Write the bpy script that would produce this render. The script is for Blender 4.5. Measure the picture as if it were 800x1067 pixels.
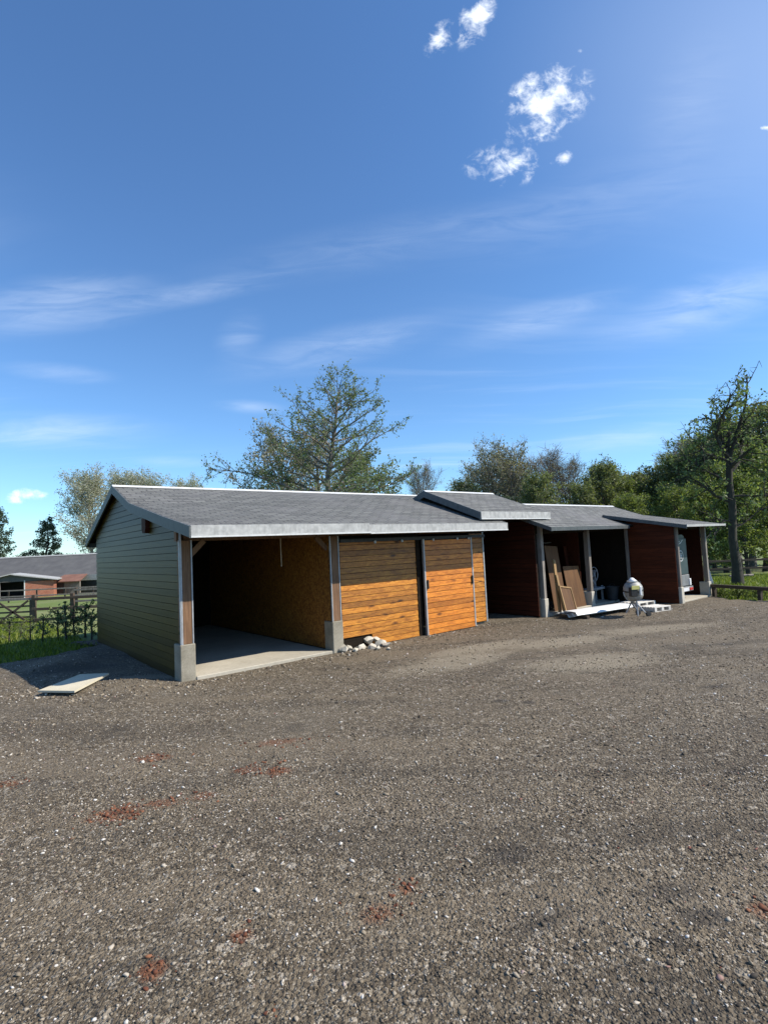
import bpy, math, random
import numpy as np
from mathutils import Matrix, Vector

# ------------------------------------------------------------------ camera, sky, sun
scene = bpy.context.scene
for o in list(bpy.data.objects):
    bpy.data.objects.remove(o)
COL = scene.collection
R_ = math.radians

PW, PH, FPX = 800.0, 1067.0, 560.0          # photograph size and focal length in its pixels
EYE = np.array([0.0, 0.0, 2.0])
PITCH, ROLL = R_(3.75), R_(-2.75)
_f = np.array([0, math.cos(PITCH), math.sin(PITCH)])
_r = np.array([1.0, 0, 0])
_u = np.cross(_r, _f)
CR = math.cos(ROLL) * _r + math.sin(ROLL) * _u
CU = -math.sin(ROLL) * _r + math.cos(ROLL) * _u
CF = _f

cd = bpy.data.cameras.new("camera")
cam = bpy.data.objects.new("camera", cd)
COL.objects.link(cam)
cam.matrix_world = Matrix(((CR[0], CU[0], -CF[0], EYE[0]), (CR[1], CU[1], -CF[1], EYE[1]),
                           (CR[2], CU[2], -CF[2], EYE[2]), (0, 0, 0, 1)))
cd.sensor_fit = 'VERTICAL'
cd.sensor_height = 36.0
cd.lens = FPX / PH * 36.0
cd.clip_end = 3000.0
cd.clip_start = 0.05
scene.camera = cam


def ray(x, y):
    return CF * FPX + CR * (x - PW / 2) - CU * (y - PH / 2)


def gpt(x, y, z=0.0):
    d = ray(x, y)
    return EYE + d * ((z - EYE[2]) / d[2])


def dpt(x, y, D):
    d = ray(x, y)
    return EYE + d * (D / d[1])


# building axes: u runs along the shed fronts, v runs back into them
TH = R_(39.5)
U3 = np.array([math.cos(TH), math.sin(TH), 0]); V3 = np.array([-math.sin(TH), math.cos(TH), 0])
A0 = np.array([-3.402, 8.759, 0.0])


def bw(s, t, z=0.0):
    return A0 + U3 * s + V3 * t + np.array([0, 0, z])


_a, _b = 0.67, 0.76                          # shadow run along -u and +v per metre of height
SUN = U3 * _a - V3 * _b + np.array([0, 0, 1.0]); SUN /= np.linalg.norm(SUN)
sl = bpy.data.lights.new("sun", 'SUN')
sl.energy = 4.6
sl.angle = R_(0.53)
sl.color = (1.0, 0.93, 0.82)
so = bpy.data.objects.new("sun", sl)
COL.objects.link(so)
so.rotation_euler = Vector(tuple(-SUN)).to_track_quat('-Z', 'Y').to_euler()
so.location = (30, -5, 40)

scene.view_settings.view_transform = 'Standard'
scene.view_settings.look = 'None'
scene.view_settings.exposure = 0.6
scene.view_settings.gamma = 1.0
scene.view_settings.use_curve_mapping = False
scene.render.engine = 'CYCLES'
scene.cycles.max_bounces = 6
scene.cycles.diffuse_bounces = 2
scene.cycles.glossy_bounces = 2


# ------------------------------------------------------------------ node helpers
class NT:
    def __init__(self, tree):
        self.t = tree; self.n = tree.nodes; self.l = tree.links

    def new(self, typ, **kw):
        nd = self.n.new(typ)
        for k, v in kw.items():
            setattr(nd, k, v)
        return nd

    def put(self, sock, val):
        if isinstance(val, bpy.types.NodeSocket):
            self.l.new(val, sock)
        elif val is not None:
            sock.default_value = val

    def math(self, op, a, b=None, c=None, clamp=False):
        m = self.new('ShaderNodeMath', operation=op, use_clamp=clamp)
        self.put(m.inputs[0], a); self.put(m.inputs[1], b)
        if c is not None: self.put(m.inputs[2], c)
        return m.outputs[0]

    def vmath(self, op, a, b=None):
        m = self.new('ShaderNodeVectorMath', operation=op)
        self.put(m.inputs[0], a); self.put(m.inputs[1], b)
        return m

    def noise(self, vec, scale, detail=4.0, rough=0.55, dist=0.0):
        m = self.new('ShaderNodeTexNoise')
        self.put(m.inputs['Vector'], vec)
        m.inputs['Scale'].default_value = scale; m.inputs['Detail'].default_value = detail
        m.inputs['Roughness'].default_value = rough; m.inputs['Distortion'].default_value = dist
        return m.outputs['Fac']

    def voro(self, vec, scale, feature='F1', rnd=1.0):
        m = self.new('ShaderNodeTexVoronoi', feature=feature)
        self.put(m.inputs['Vector'], vec)
        m.inputs['Scale'].default_value = scale; m.inputs['Randomness'].default_value = rnd
        return m

    def mapping(self, vec, scale=(1, 1, 1), loc=(0, 0, 0), rot=(0, 0, 0)):
        m = self.new('ShaderNodeMapping')
        self.put(m.inputs['Vector'], vec)
        m.inputs['Scale'].default_value = scale; m.inputs['Location'].default_value = loc
        m.inputs['Rotation'].default_value = rot
        return m.outputs[0]

    def ramp(self, fac, stops, interp='LINEAR'):
        m = self.new('ShaderNodeValToRGB')
        m.color_ramp.interpolation = interp
        els = m.color_ramp.elements
        while len(els) < len(stops): els.new(0.5)
        for e, (p, c) in zip(els, stops):
            e.position = p
            e.color = (c, c, c, 1) if isinstance(c, (int, float)) else (c[0], c[1], c[2], 1)
        self.put(m.inputs[0], fac)
        return m.outputs[0]

    def mix(self, fac, a, b, blend='MIX'):
        m = self.new('ShaderNodeMix', data_type='RGBA', blend_type=blend)
        m.clamp_factor = True
        self.put(m.inputs[0], fac)
        for sk, v in ((m.inputs[6], a), (m.inputs[7], b)):
            if isinstance(v, tuple): v = (v[0], v[1], v[2], 1)
            self.put(sk, v)
        return m.outputs[2]

    def smooth(self, x, lo, hi):
        m = self.new('ShaderNodeMapRange', interpolation_type='SMOOTHSTEP')
        self.put(m.inputs[0], x)
        m.inputs[1].default_value = lo; m.inputs[2].default_value = hi
        return m.outputs[0]

    def bump(self, h, strength=0.5, dist=0.01, normal=None):
        m = self.new('ShaderNodeBump')
        self.put(m.inputs['Height'], h)
        m.inputs['Strength'].default_value = strength; m.inputs['Distance'].default_value = dist
        if normal is not None: self.put(m.inputs['Normal'], normal)
        return m.outputs[0]


MATS = {}


def material(name):
    m = bpy.data.materials.new(name)
    m.use_nodes = True
    nt = NT(m.node_tree)
    b = m.node_tree.nodes.get('Principled BSDF')
    MATS[name] = m
    return m, nt, b


# ------------------------------------------------------------------ sky
world = bpy.data.worlds.new("World")
scene.world = world
world.use_nodes = True
wn = NT(world.node_tree)
bg = world.node_tree.nodes['Background']
sky = wn.new('ShaderNodeTexSky', sky_type='NISHITA')
sky.sun_disc = False
sky.sun_elevation = math.asin(SUN[2])
sky.sun_rotation = math.atan2(SUN[0], SUN[1])
sky.altitude = 50.0
sky.air_density = 1.0
sky.dust_density = 0.15
sky.ozone_density = 2.0
SKYK = 0.105
bg.inputs['Strength'].default_value = SKYK
world.cycles.sampling_method = 'MANUAL'
world.cycles.sample_map_resolution = 256


def build_sky():
    tc = wn.new('ShaderNodeTexCoord').outputs['Generated']
    sep = wn.new('ShaderNodeSeparateXYZ'); wn.put(sep.inputs[0], tc)
    dx, dy, dz = sep.outputs
    # gnomonic chart around +Y: a direction, good for every viewer (clouds are far away)
    sy = wn.math('MAXIMUM', dy, 0.05)
    gx = wn.math('DIVIDE', dx, sy); gz = wn.math('DIVIDE', dz, sy)
    cmb = wn.new('ShaderNodeCombineXYZ'); wn.put(cmb.inputs[0], gx); wn.put(cmb.inputs[1], gz)
    g = cmb.outputs[0]

    def chart(px, py):
        d = ray(px, py); return d[0] / d[1], d[2] / d[1]

    def blob(px, py, rx, ry, ang):
        cx, cz = chart(px, py)
        m = wn.new('ShaderNodeMapping', vector_type='TEXTURE')
        wn.put(m.inputs['Vector'], g)
        m.inputs['Location'].default_value = (cx, cz, 0); m.inputs['Rotation'].default_value = (0, 0, R_(ang))
        m.inputs['Scale'].default_value = (rx / FPX, ry / FPX, 1)
        ln = wn.vmath('LENGTH', m.outputs[0]).outputs['Value']
        return wn.math('SUBTRACT', 1.0, ln)

    # --- thin cirrus: streaky noise on a high flat layer, everywhere in the sky
    lay = wn.math('MAXIMUM', wn.math('ADD', dz, 0.08), 0.03)
    lx = wn.math('DIVIDE', dx, lay); ly = wn.math('DIVIDE', dy, lay)
    cl = wn.new('ShaderNodeCombineXYZ'); wn.put(cl.inputs[0], lx); wn.put(cl.inputs[1], ly)
    warp = wn.noise(cl.outputs[0], 0.8, 1, 0.5)
    st = wn.mapping(cl.outputs[0], scale=(0.35, 2.2, 1), rot=(0, 0, R_(-24)), loc=(3.1, 0.7, 0))
    wv = wn.new('ShaderNodeVectorMath', operation='SCALE'); wn.put(wv.inputs[0], (0.7, 0.9, 0)); wn.put(wv.inputs[3], warp)
    st3 = wn.vmath('ADD', st, wv.outputs[0]).outputs[0]
    fine = wn.noise(st3, 1.3, 4, 0.62)
    big = wn.noise(cl.outputs[0], 0.33, 1, 0.5)
    gen = wn.math('MULTIPLY', wn.smooth(fine, 0.47, 0.80), wn.smooth(big, 0.42, 0.68))
    gen = wn.math('MULTIPLY', gen, 0.34)
    # streaks seen in the photograph: (px, py, half length, half width, tilt, strength)
    streaks = [(60, 318, 150, 42, 4, .42), (215, 303, 140, 18, 9, .30), (60, 388, 80, 14, -8, .30),
               (60, 448, 150, 26, -3, .36), (350, 362, 160, 30, 10, .30), (560, 333, 140, 26, 14, .28),
               (735, 318, 150, 40, 14, .46), (250, 350, 40, 30, 50, .22), (260, 424, 50, 10, -6, .30),
               (180, 481, 60, 8, -4, .25), (715, 110, 60, 120, -28, .10), (640, 460, 130, 22, 6, .28),
               (620, 215, 260, 60, 14, .11), (420, 250, 300, 40, 8, .13)]
    acc = wn.math('ADD', gen, wn.math('MULTIPLY', wn.smooth(blob(850, 60, 420, 330, 0), 0.0, 1.0), 0.20))
    sfine = wn.noise(wn.mapping(g, scale=(2.2, 12, 1), rot=(0, 0, R_(-10))), 2.4, 5, 0.62, 0.7)
    sf = wn.smooth(sfine, 0.18, 0.80)
    for (px, py, rx, ry, an, k) in streaks:
        b = wn.smooth(blob(px, py, rx, ry, an), 0.0, 1.0)
        acc = wn.math('ADD', acc, wn.math('MULTIPLY', wn.math('MULTIPLY', b, k * 0.78), sf))
    # --- little cumulus puffs
    puffs = [(566, 108, 58, 36, 40), (530, 172, 46, 22, 0), (495, 20, 18, 36, -25), (459, 40, 14, 24, -35),
             (588, 164, 12, 8, 30), (598, 104, 20, 17, 0), (604, 53, 6, 5, 0), (31, 516, 24, 8, 4), (799, 133, 9, 3, 0)]
    pf = None
    for p in puffs:
        b = blob(*p)
        pf = b if pf is None else wn.math('MAXIMUM', pf, b)
    pn = wn.noise(g, 30.0, 5, 0.66, 0.35)
    pn2 = wn.noise(g, 12.0, 1, 0.5)
    pd = wn.math('ADD', wn.math('MULTIPLY', pf, 0.42), wn.math('SUBTRACT', wn.math('ADD', wn.math('MULTIPLY', pn, 1.5), wn.math('MULTIPLY', pn2, 1.1)), 1.36))
    puff = wn.smooth(pd, -0.06, 0.62)
    inside = wn.smooth(pf, -0.25, 0.1)
    puff = wn.math('MULTIPLY', puff, inside)
    front = wn.smooth(dy, 0.08, 0.25)
    puff = wn.math('MULTIPLY', puff, front)
    up = wn.smooth(dz, -0.02, 0.05)
    acc = wn.math('MULTIPLY', acc, up)
    skc = wn.mix(1.0, sky.outputs[0], (0.69, 0.97, 1.23), 'MULTIPLY')
    c1 = wn.mix(acc, skc, (6.6, 7.4, 8.6))
    c2 = wn.mix(wn.math('MULTIPLY', puff, 0.9), c1, (9.0, 9.4, 9.7))
    wn.put(bg.inputs['Color'], c2)


build_sky()


# ------------------------------------------------------------------ materials
def objvec(nt, rand=True):
    v = nt.new('ShaderNodeTexCoord').outputs['Object']
    if rand:
        r = nt.new('ShaderNodeObjectInfo').outputs['Random']
        k = nt.new('ShaderNodeVectorMath', operation='SCALE'); nt.put(k.inputs[0], (37.0, 11.0, 23.0)); nt.put(k.inputs[3], r)
        v = nt.vmath('ADD', v, k.outputs[0]).outputs[0]
    return v


def wood_mat(name, dark, mid, light, rough=0.55, coat=0.0, axis='x', knots=0.5, grain=1.0, vary=0.35, coat_rough=0.25, spec=0.4, run=0.9):
    m, nt, b = material(name)
    v = objvec(nt)
    sc = {'x': (run, 16, 16), 'z': (16, 16, run), 'y': (16, run, 16)}[axis]
    kn = {'x': (3.2, 9, 9), 'z': (9, 9, 3.2), 'y': (9, 3.2, 9)}[axis]
    mv = nt.mapping(v, scale=sc)
    g1 = nt.noise(mv, 1.6 * grain, 6, 0.6, 0.8)
    g2 = nt.noise(mv, 6.0 * grain, 4, 0.7)
    blot = nt.noise(v, 2.3, 3, 0.5)
    f = nt.math('ADD', nt.math('MULTIPLY', g1, 0.65), nt.math('MULTIPLY', g2, 0.35))
    col = nt.ramp(f, [(0.30, dark), (0.50, mid), (0.70, light)])
    vk = nt.voro(nt.mapping(v, scale=kn), 0.55)
    kmask = nt.math('MULTIPLY', nt.math('SUBTRACT', 1.0, nt.smooth(vk.outputs['Distance'], 0.04, 0.24)), knots)
    col = nt.mix(kmask, col, tuple(c * 0.28 for c in dark))
    rr = nt.new('ShaderNodeObjectInfo').outputs['Random']
    val = nt.math('ADD', nt.math('MULTIPLY', nt.math('SUBTRACT', rr, 0.5), vary), nt.math('ADD', 0.72, nt.math('MULTIPLY', blot, 0.55)))
    hs = nt.new('ShaderNodeHueSaturation'); nt.put(hs.inputs['Value'], val); nt.put(hs.inputs['Color'], col)
    nt.put(b.inputs['Base Color'], hs.outputs[0])
    b.inputs['Roughness'].default_value = rough
    b.inputs['Coat Weight'].default_value = coat
    b.inputs['Coat Roughness'].default_value = coat_rough
    b.inputs['Specular IOR Level'].default_value = spec
    nt.put(b.inputs['Normal'], nt.bump(f, 0.35, 0.004))
    return m


wood_mat('orange_wood', (0.13, 0.036, 0.004), (0.37, 0.135, 0.012), (0.60, 0.27, 0.035), 0.55, 0.08, knots=0.95, vary=0.65, run=2.6)
wood_mat('door_wood', (0.22, 0.058, 0.006), (0.47, 0.150, 0.013), (0.64, 0.25, 0.03), 0.52, 0.08, knots=0.9, vary=0.5, run=2.6)
wood_mat('gable_wood', (0.026, 0.015, 0.0008), (0.046, 0.027, 0.0014), (0.068, 0.041, 0.0024), 0.42, 0.0, knots=0.3, vary=0.6, spec=0.12)
wood_mat('lit_red_wood', (0.034, 0.008, 0.003), (0.072, 0.017, 0.006), (0.105, 0.027, 0.009), 0.7, 0.0, spec=0.15, knots=0.4, vary=0.5)  # red_wood raised for the better lit side wall, light put into the colour
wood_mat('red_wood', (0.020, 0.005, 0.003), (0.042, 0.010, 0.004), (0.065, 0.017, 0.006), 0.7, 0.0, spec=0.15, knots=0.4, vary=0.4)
wood_mat('post_wood', (0.075, 0.038, 0.018), (0.16, 0.085, 0.042), (0.27, 0.155, 0.085), 0.75, axis='z', knots=0.5, vary=0.3)
wood_mat('grey_post_wood', (0.10, 0.085, 0.07), (0.19, 0.165, 0.14), (0.30, 0.27, 0.235), 0.8, axis='z', knots=0.3, vary=0.3)
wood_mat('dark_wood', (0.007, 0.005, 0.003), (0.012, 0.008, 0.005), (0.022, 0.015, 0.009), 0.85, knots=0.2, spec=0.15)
wood_mat('fence_wood', (0.035, 0.025, 0.018), (0.07, 0.050, 0.036), (0.12, 0.09, 0.065), 0.85, knots=0.3)
wood_mat('pale_timber', (0.15, 0.082, 0.028), (0.24, 0.145, 0.058), (0.33, 0.215, 0.10), 0.7, axis='z', knots=0.4)
wood_mat('ply_wood', (0.060, 0.024, 0.006), (0.095, 0.042, 0.012), (0.13, 0.064, 0.021), 0.7, axis='z', knots=0.2, grain=0.6)
wood_mat('white_wood', (0.42, 0.39, 0.34), (0.58, 0.55, 0.50), (0.70, 0.68, 0.63), 0.8, knots=0.1)


def osb_mat():
    m, nt, b = material('strand_board')
    v = objvec(nt, False)
    vv = nt.voro(nt.mapping(v, scale=(1, 9, 17)), 2.6)
    v2 = nt.voro(nt.mapping(v, scale=(1, 20, 8), rot=(0.6, 0, 0)), 2.2)
    f = nt.mix(0.5, vv.outputs['Color'], v2.outputs['Color'])
    bwn = nt.new('ShaderNodeRGBToBW'); nt.put(bwn.inputs[0], f)
    col = nt.ramp(bwn.outputs[0], [(0.25, (0.12, 0.042, 0.005)), (0.5, (0.22, 0.088, 0.013)), (0.75, (0.32, 0.15, 0.03))])
    nt.put(b.inputs['Base Color'], col)
    b.inputs['Roughness'].default_value = 0.6
osb_mat()


def concrete_mat(name, c0, c1, scale=3.0, rough=0.9):
    m, nt, b = material(name)
    v = objvec(nt)
    n1 = nt.noise(v, scale, 6, 0.6); n2 = nt.noise(v, scale * 14, 4, 0.7)
    f = nt.math('ADD', nt.math('MULTIPLY', n1, 0.6), nt.math('MULTIPLY', n2, 0.4))
    col = nt.ramp(f, [(0.32, c0), (0.66, c1)])
    pit = nt.voro(v, 55.0).outputs['Distance']
    col = nt.mix(nt.math('SUBTRACT', 1.0, nt.smooth(pit, 0.05, 0.22)), col, tuple(c * 0.55 for c in c0))
    nt.put(b.inputs['Base Color'], col)
    b.inputs['Roughness'].default_value = rough
    nt.put(b.inputs['Normal'], nt.bump(f, 0.5, 0.006))
    return m


concrete_mat('plinth_concrete', (0.17, 0.15, 0.11), (0.33, 0.30, 0.235))
concrete_mat('pale_plinth', (0.34, 0.31, 0.25), (0.52, 0.48, 0.40))
concrete_mat('slab_concrete', (0.30, 0.27, 0.21), (0.46, 0.42, 0.34), 1.4)
concrete_mat('white_stone', (0.30, 0.27, 0.21), (0.56, 0.52, 0.44), 5)
concrete_mat('pale_board', (0.42, 0.37, 0.26), (0.60, 0.54, 0.41), 1.6)


def roof_mat():
    m, nt, b = material('felt_shingle')
    v = objvec(nt, False)
    sep = nt.new('ShaderNodeSeparateXYZ'); nt.put(sep.inputs[0], v)
    br = nt.new('ShaderNodeTexBrick')
    nt.put(br.inputs['Vector'], v)
    br.inputs['Scale'].default_value = 1.0
    br.inputs['Brick Width'].default_value = 0.30; br.inputs['Row Height'].default_value = 0.145
    br.inputs['Mortar Size'].default_value = 0.016; br.inputs['Mortar Smooth'].default_value = 0.2
    br.inputs['Color1'].default_value = (0.096, 0.097, 0.090, 1); br.inputs['Color2'].default_value = (0.172, 0.172, 0.160, 1)
    br.inputs['Mortar'].default_value = (0.035, 0.035, 0.04, 1)
    n1 = nt.noise(v, 60, 3, 0.7); n2 = nt.noise(v, 0.7, 5, 0.6)
    col = nt.mix(nt.smooth(n1, 0.45, 0.75), br.outputs['Color'], (0.23, 0.23, 0.215))
    n3 = nt.noise(nt.mapping(v, scale=(1.6, 0.5, 0.5)), 1.7, 6, 0.65)
    col = nt.mix(nt.math('MULTIPLY', nt.smooth(n2, 0.42, 0.72), 0.5), col, (0.165, 0.16, 0.16))
    col = nt.mix(nt.math('MULTIPLY', nt.smooth(n3, 0.55, 0.8), 0.45), col, (0.07, 0.075, 0.07))
    nt.put(b.inputs['Base Color'], col)
    b.inputs['Roughness'].default_value = 0.85
    b.inputs['Specular IOR Level'].default_value = 0.3
    nt.put(b.inputs['Normal'], nt.bump(nt.math('ADD', br.outputs['Fac'], nt.math('MULTIPLY', n1, -0.6)), 0.5, -0.006))
roof_mat()


def metal_mat(name, c0, c1, rough=0.45, metallic=0.6, scale=9.0):
    m, nt, b = material(name)
    v = objvec(nt)
    n1 = nt.noise(v, scale, 6, 0.65); n2 = nt.noise(nt.mapping(v, scale=(1, 1, 0.2)), scale * 2.2, 4, 0.6)
    f = nt.math('ADD', nt.math('MULTIPLY', n1, 0.6), nt.math('MULTIPLY', n2, 0.4))
    nt.put(b.inputs['Base Color'], nt.ramp(f, [(0.35, c0), (0.62, c1)]))
    b.inputs['Metallic'].default_value = metallic
    nt.put(b.inputs['Roughness'], nt.math('ADD', rough - 0.1, nt.math('MULTIPLY', n1, 0.25)))
    return m


metal_mat('fascia_felt', (0.25, 0.25, 0.24), (0.44, 0.44, 0.42), 0.6, 0.0)
metal_mat('verge_felt', (0.042, 0.050, 0.050), (0.088, 0.098, 0.098), 0.55, 0.0)
metal_mat('drip_edge', (0.50, 0.50, 0.48), (0.64, 0.64, 0.62), 0.35, 0.0)
metal_mat('grey_strip', (0.26, 0.265, 0.27), (0.42, 0.43, 0.435), 0.5, 0.3)
metal_mat('dark_steel', (0.012, 0.012, 0.013), (0.04, 0.038, 0.036), 0.5, 0.3)
metal_mat('mixer_drum', (0.20, 0.19, 0.165), (0.36, 0.35, 0.32), 0.5, 0.0)
metal_mat('mixer_frame', (0.24, 0.25, 0.26), (0.45, 0.46, 0.47), 0.5, 0.2)
metal_mat('mixer_motor', (0.36, 0.34, 0.08), (0.56, 0.52, 0.20), 0.5, 0.0)
metal_mat('white_sheet', (0.62, 0.62, 0.60), (0.80, 0.80, 0.79), 0.4, 0.0, 3)
metal_mat('trailer_teal', (0.022, 0.040, 0.042), (0.040, 0.064, 0.066), 0.5, 0.0, 2)
metal_mat('trailer_grey', (0.12, 0.125, 0.125), (0.20, 0.205, 0.205), 0.5, 0.0, 3)
metal_mat('trailer_white', (0.60, 0.60, 0.60), (0.75, 0.75, 0.75), 0.4, 0.0, 3)
metal_mat('lamp_red', (0.35, 0.02, 0.015), (0.5, 0.04, 0.03), 0.3, 0.0, 3)
metal_mat('rubber', (0.015, 0.015, 0.015), (0.03, 0.03, 0.03), 0.8, 0.0)
metal_mat('blue_grey_paint', (0.22, 0.27, 0.36), (0.34, 0.40, 0.50), 0.6, 0.0)
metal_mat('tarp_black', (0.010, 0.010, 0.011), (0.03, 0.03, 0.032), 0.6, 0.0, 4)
metal_mat('slate_roof', (0.070, 0.068, 0.068), (0.105, 0.103, 0.10), 0.8, 0.0, 0.8)
metal_mat('rust_roof', (0.13, 0.055, 0.035), (0.22, 0.11, 0.075), 0.85, 0.0, 1.2)
metal_mat('rope', (0.30, 0.24, 0.16), (0.42, 0.35, 0.25), 0.9, 0.0, 5)


def brick_mat():
    m, nt, b = material('red_brick')
    v = objvec(nt, False)
    br = nt.new('ShaderNodeTexBrick')
    nt.put(br.inputs['Vector'], nt.mapping(v, rot=(R_(90), 0, 0)))
    br.inputs['Scale'].default_value = 1.0
    br.inputs['Brick Width'].default_value = 0.24; br.inputs['Row Height'].default_value = 0.08
    br.inputs['Mortar Size'].default_value = 0.008
    br.inputs['Color1'].default_value = (0.30, 0.075, 0.035, 1); br.inputs['Color2'].default_value = (0.40, 0.13, 0.06, 1)
    br.inputs['Mortar'].default_value = (0.30, 0.24, 0.2, 1)
    n = nt.noise(v, 0.9, 4, 0.6)
    nt.put(b.inputs['Base Color'], nt.mix(nt.math('MULTIPLY', nt.smooth(n, 0.4, 0.7), 0.4), br.outputs['Color'], (0.2, 0.07, 0.045)))
    b.inputs['Roughness'].default_value = 0.9
brick_mat()


def gravel_mats():
    # loose stones: colour by stone
    m, nt, b = material('gravel_stone')
    r = nt.new('ShaderNodeNewGeometry').outputs['Random Per Island']
    col = nt.ramp(r, [(0.0, (0.032, 0.026, 0.020)), (0.30, (0.092, 0.069, 0.043)), (0.58, (0.172, 0.136, 0.090)),
                      (0.78, (0.245, 0.20, 0.142)), (0.90, (0.37, 0.32, 0.25)), (0.985, (0.56, 0.53, 0.48)), (1.0, (0.17, 0.05, 0.028))])
    nt.put(b.inputs['Base Color'], col)
    b.inputs['Roughness'].default_value = 0.85
    m, nt, b = material('brick_bit')
    r = nt.new('ShaderNodeNewGeometry').outputs['Random Per Island']
    nt.put(b.inputs['Base Color'], nt.ramp(r, [(0, (0.075, 0.024, 0.011)), (0.6, (0.14, 0.046, 0.019)), (1, (0.20, 0.085, 0.04))]))
    b.inputs['Roughness'].default_value = 0.9
    # packed yard surface
    m, nt, b = material('yard_gravel')
    v = nt.new('ShaderNodeTexCoord').outputs['Object']
    v1 = nt.voro(v, 42.0); v2 = nt.voro(v, 95.0); v3 = nt.voro(v, 19.0)
    bw1 = nt.new('ShaderNodeSeparateColor'); nt.put(bw1.inputs[0], v1.outputs['Color'])
    bw2 = nt.new('ShaderNodeSeparateColor'); nt.put(bw2.inputs[0], v2.outputs['Color'])
    bw3 = nt.new('ShaderNodeSeparateColor'); nt.put(bw3.inputs[0], v3.outputs['Color'])
    stops = [(0.0, (0.028, 0.021, 0.013)), (0.35, (0.082, 0.062, 0.039)), (0.68, (0.148, 0.116, 0.076)), (0.90, (0.25, 0.205, 0.142)), (0.97, (0.47, 0.415, 0.33))]
    c1 = nt.ramp(bw1.outputs[0], stops); c2 = nt.ramp(bw2.outputs[0], stops)
    c3 = nt.ramp(bw3.outputs[0], stops)
    col = nt.mix(0.5, c1, c2)
    col = nt.mix(nt.math('MULTIPLY', nt.smooth(bw3.outputs[1], 0.80, 0.86), 0.5), col, c3)
    # worn, dusty and dark areas with shapes of their own
    n1 = nt.noise(v, 0.30, 5, 0.55, 0.6); n2 = nt.noise(v, 1.3, 5, 0.6)
    col = nt.mix(nt.math('MULTIPLY', nt.smooth(n1, 0.48, 0.68), 0.5), col, (0.165, 0.138, 0.10))
    col = nt.mix(nt.math('MULTIPLY', nt.smooth(n2, 0.52, 0.72), 0.55), col, (0.040, 0.034, 0.027))
    # wheel-worn track bands of compacted dirt sweeping across the yard
    wob = nt.noise(v, 0.22, 2, 0.5)
    tv = nt.new('ShaderNodeVectorMath', operation='SCALE'); nt.put(tv.inputs[0], (2.4, 2.4, 0)); nt.put(tv.inputs[3], wob)
    tb_ = nt.noise(nt.mapping(nt.vmath('ADD', v, tv.outputs[0]).outputs[0], scale=(0.10, 1.25, 1), rot=(0, 0, R_(-28))), 1.0, 3, 0.5)
    col = nt.mix(nt.math('MULTIPLY', nt.smooth(tb_, 0.50, 0.62), 0.42), col, (0.175, 0.138, 0.092))
    col = nt.mix(nt.math('MULTIPLY', nt.smooth(tb_, 0.47, 0.36), 0.38), col, (0.052, 0.041, 0.028))
    def spot(px, py, rx, ry, an=0.0, soft=0.55, nz=0.5):
        c = gpt(px, py)
        d = nt.vmath('SUBTRACT', v, (float(c[0]), float(c[1]), 0.0)).outputs[0]
        d = nt.mapping(d, rot=(0, 0, R_(-an)))
        d = nt.vmath('MULTIPLY', d, (1.0 / rx, 1.0 / ry, 0.0)).outputs[0]
        ln = nt.vmath('LENGTH', d).outputs['Value']
        return nt.smooth(nt.math('ADD', nt.math('SUBTRACT', 1.0, ln), nt.math('MULTIPLY', nt.math('SUBTRACT', spn, 0.5), nz * 2)), 0.0, soft)
    spn = nt.noise(v, 5.0, 5, 0.65)
    pale = None
    for a in [(585, 669, 1.5, 0.55, 20), (500, 675, 1.6, 0.45, 30), (470, 690, 1.6, 0.6, 30), (620, 690, 1.6, 0.7, 10), (690, 655, 1.8, 0.5, 10), (150, 706, .7, .3, 0)]:
        q = spot(*a)
        pale = q if pale is None else nt.math('MAXIMUM', pale, q)
    col = nt.mix(nt.math('MULTIPLY', pale, 0.55), col, (0.31, 0.265, 0.19))
    red = None
    for a in [(121, 849, .26, .16, 10, .5), (160, 789, .22, .13, 0, .5), (290, 805, .17, .12, 0, .5), (258, 803, .17, .10, 0, .6), (168, 838, .16, .10, 0, .6), (212, 831, .14, .10, 0, .7),
              (5, 818, .2, .1, 0, .5), (160, 1013, .09, .09, 0, .5), (252, 974, .08, .07, 0, .5), (423, 925, .08, .06, 0, .6), (392, 950, .12, .10, 0, .7), (795, 947, .10, .09, 0, .7),
              (290, 772, .35, .12, 10, .8)]:
        q = spot(*a)
        red = q if red is None else nt.math('MAXIMUM', red, q)
    col = nt.mix(nt.math('MULTIPLY', red, 0.5), col, (0.165, 0.050, 0.016))
    drk = None
    for a in [(735, 955, .20, .10, 0, .5), (698, 980, .14, .07, 0, .6), (715, 951, .08, .05, 0, .4), (522, 730, .14, .10, 0, .5), (550, 732, .1, .07, 0, .5), (530, 890, .30, .16, 20, .9),
              (770, 802, .25, .12, 0, .8), (745, 715, .3, .14, 0, .8), (560, 960, .3, .12, 30, .9), (700, 930, .3, .14, 10, .9), (65, 700, 1.2, .5, 20, .8)]:
        q = spot(*a)
        drk = q if drk is None else nt.math('MAXIMUM', drk, q)
    col = nt.mix(nt.math('MULTIPLY', drk, 0.62), col, (0.022, 0.019, 0.017))
    nt.put(b.inputs['Base Color'], col)
    b.inputs['Roughness'].default_value = 0.9
    b.inputs['Specular IOR Level'].default_value = 0.35
    h = nt.math('ADD', nt.math('MULTIPLY', v1.outputs['Distance'], -0.9), nt.math('MULTIPLY', v2.outputs['Distance'], -0.45))
    h = nt.math('ADD', h, nt.math('MULTIPLY', n2, 1.2))
    nt.put(b.inputs['Normal'], nt.bump(h, 0.9, 0.022))
gravel_mats()


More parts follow.
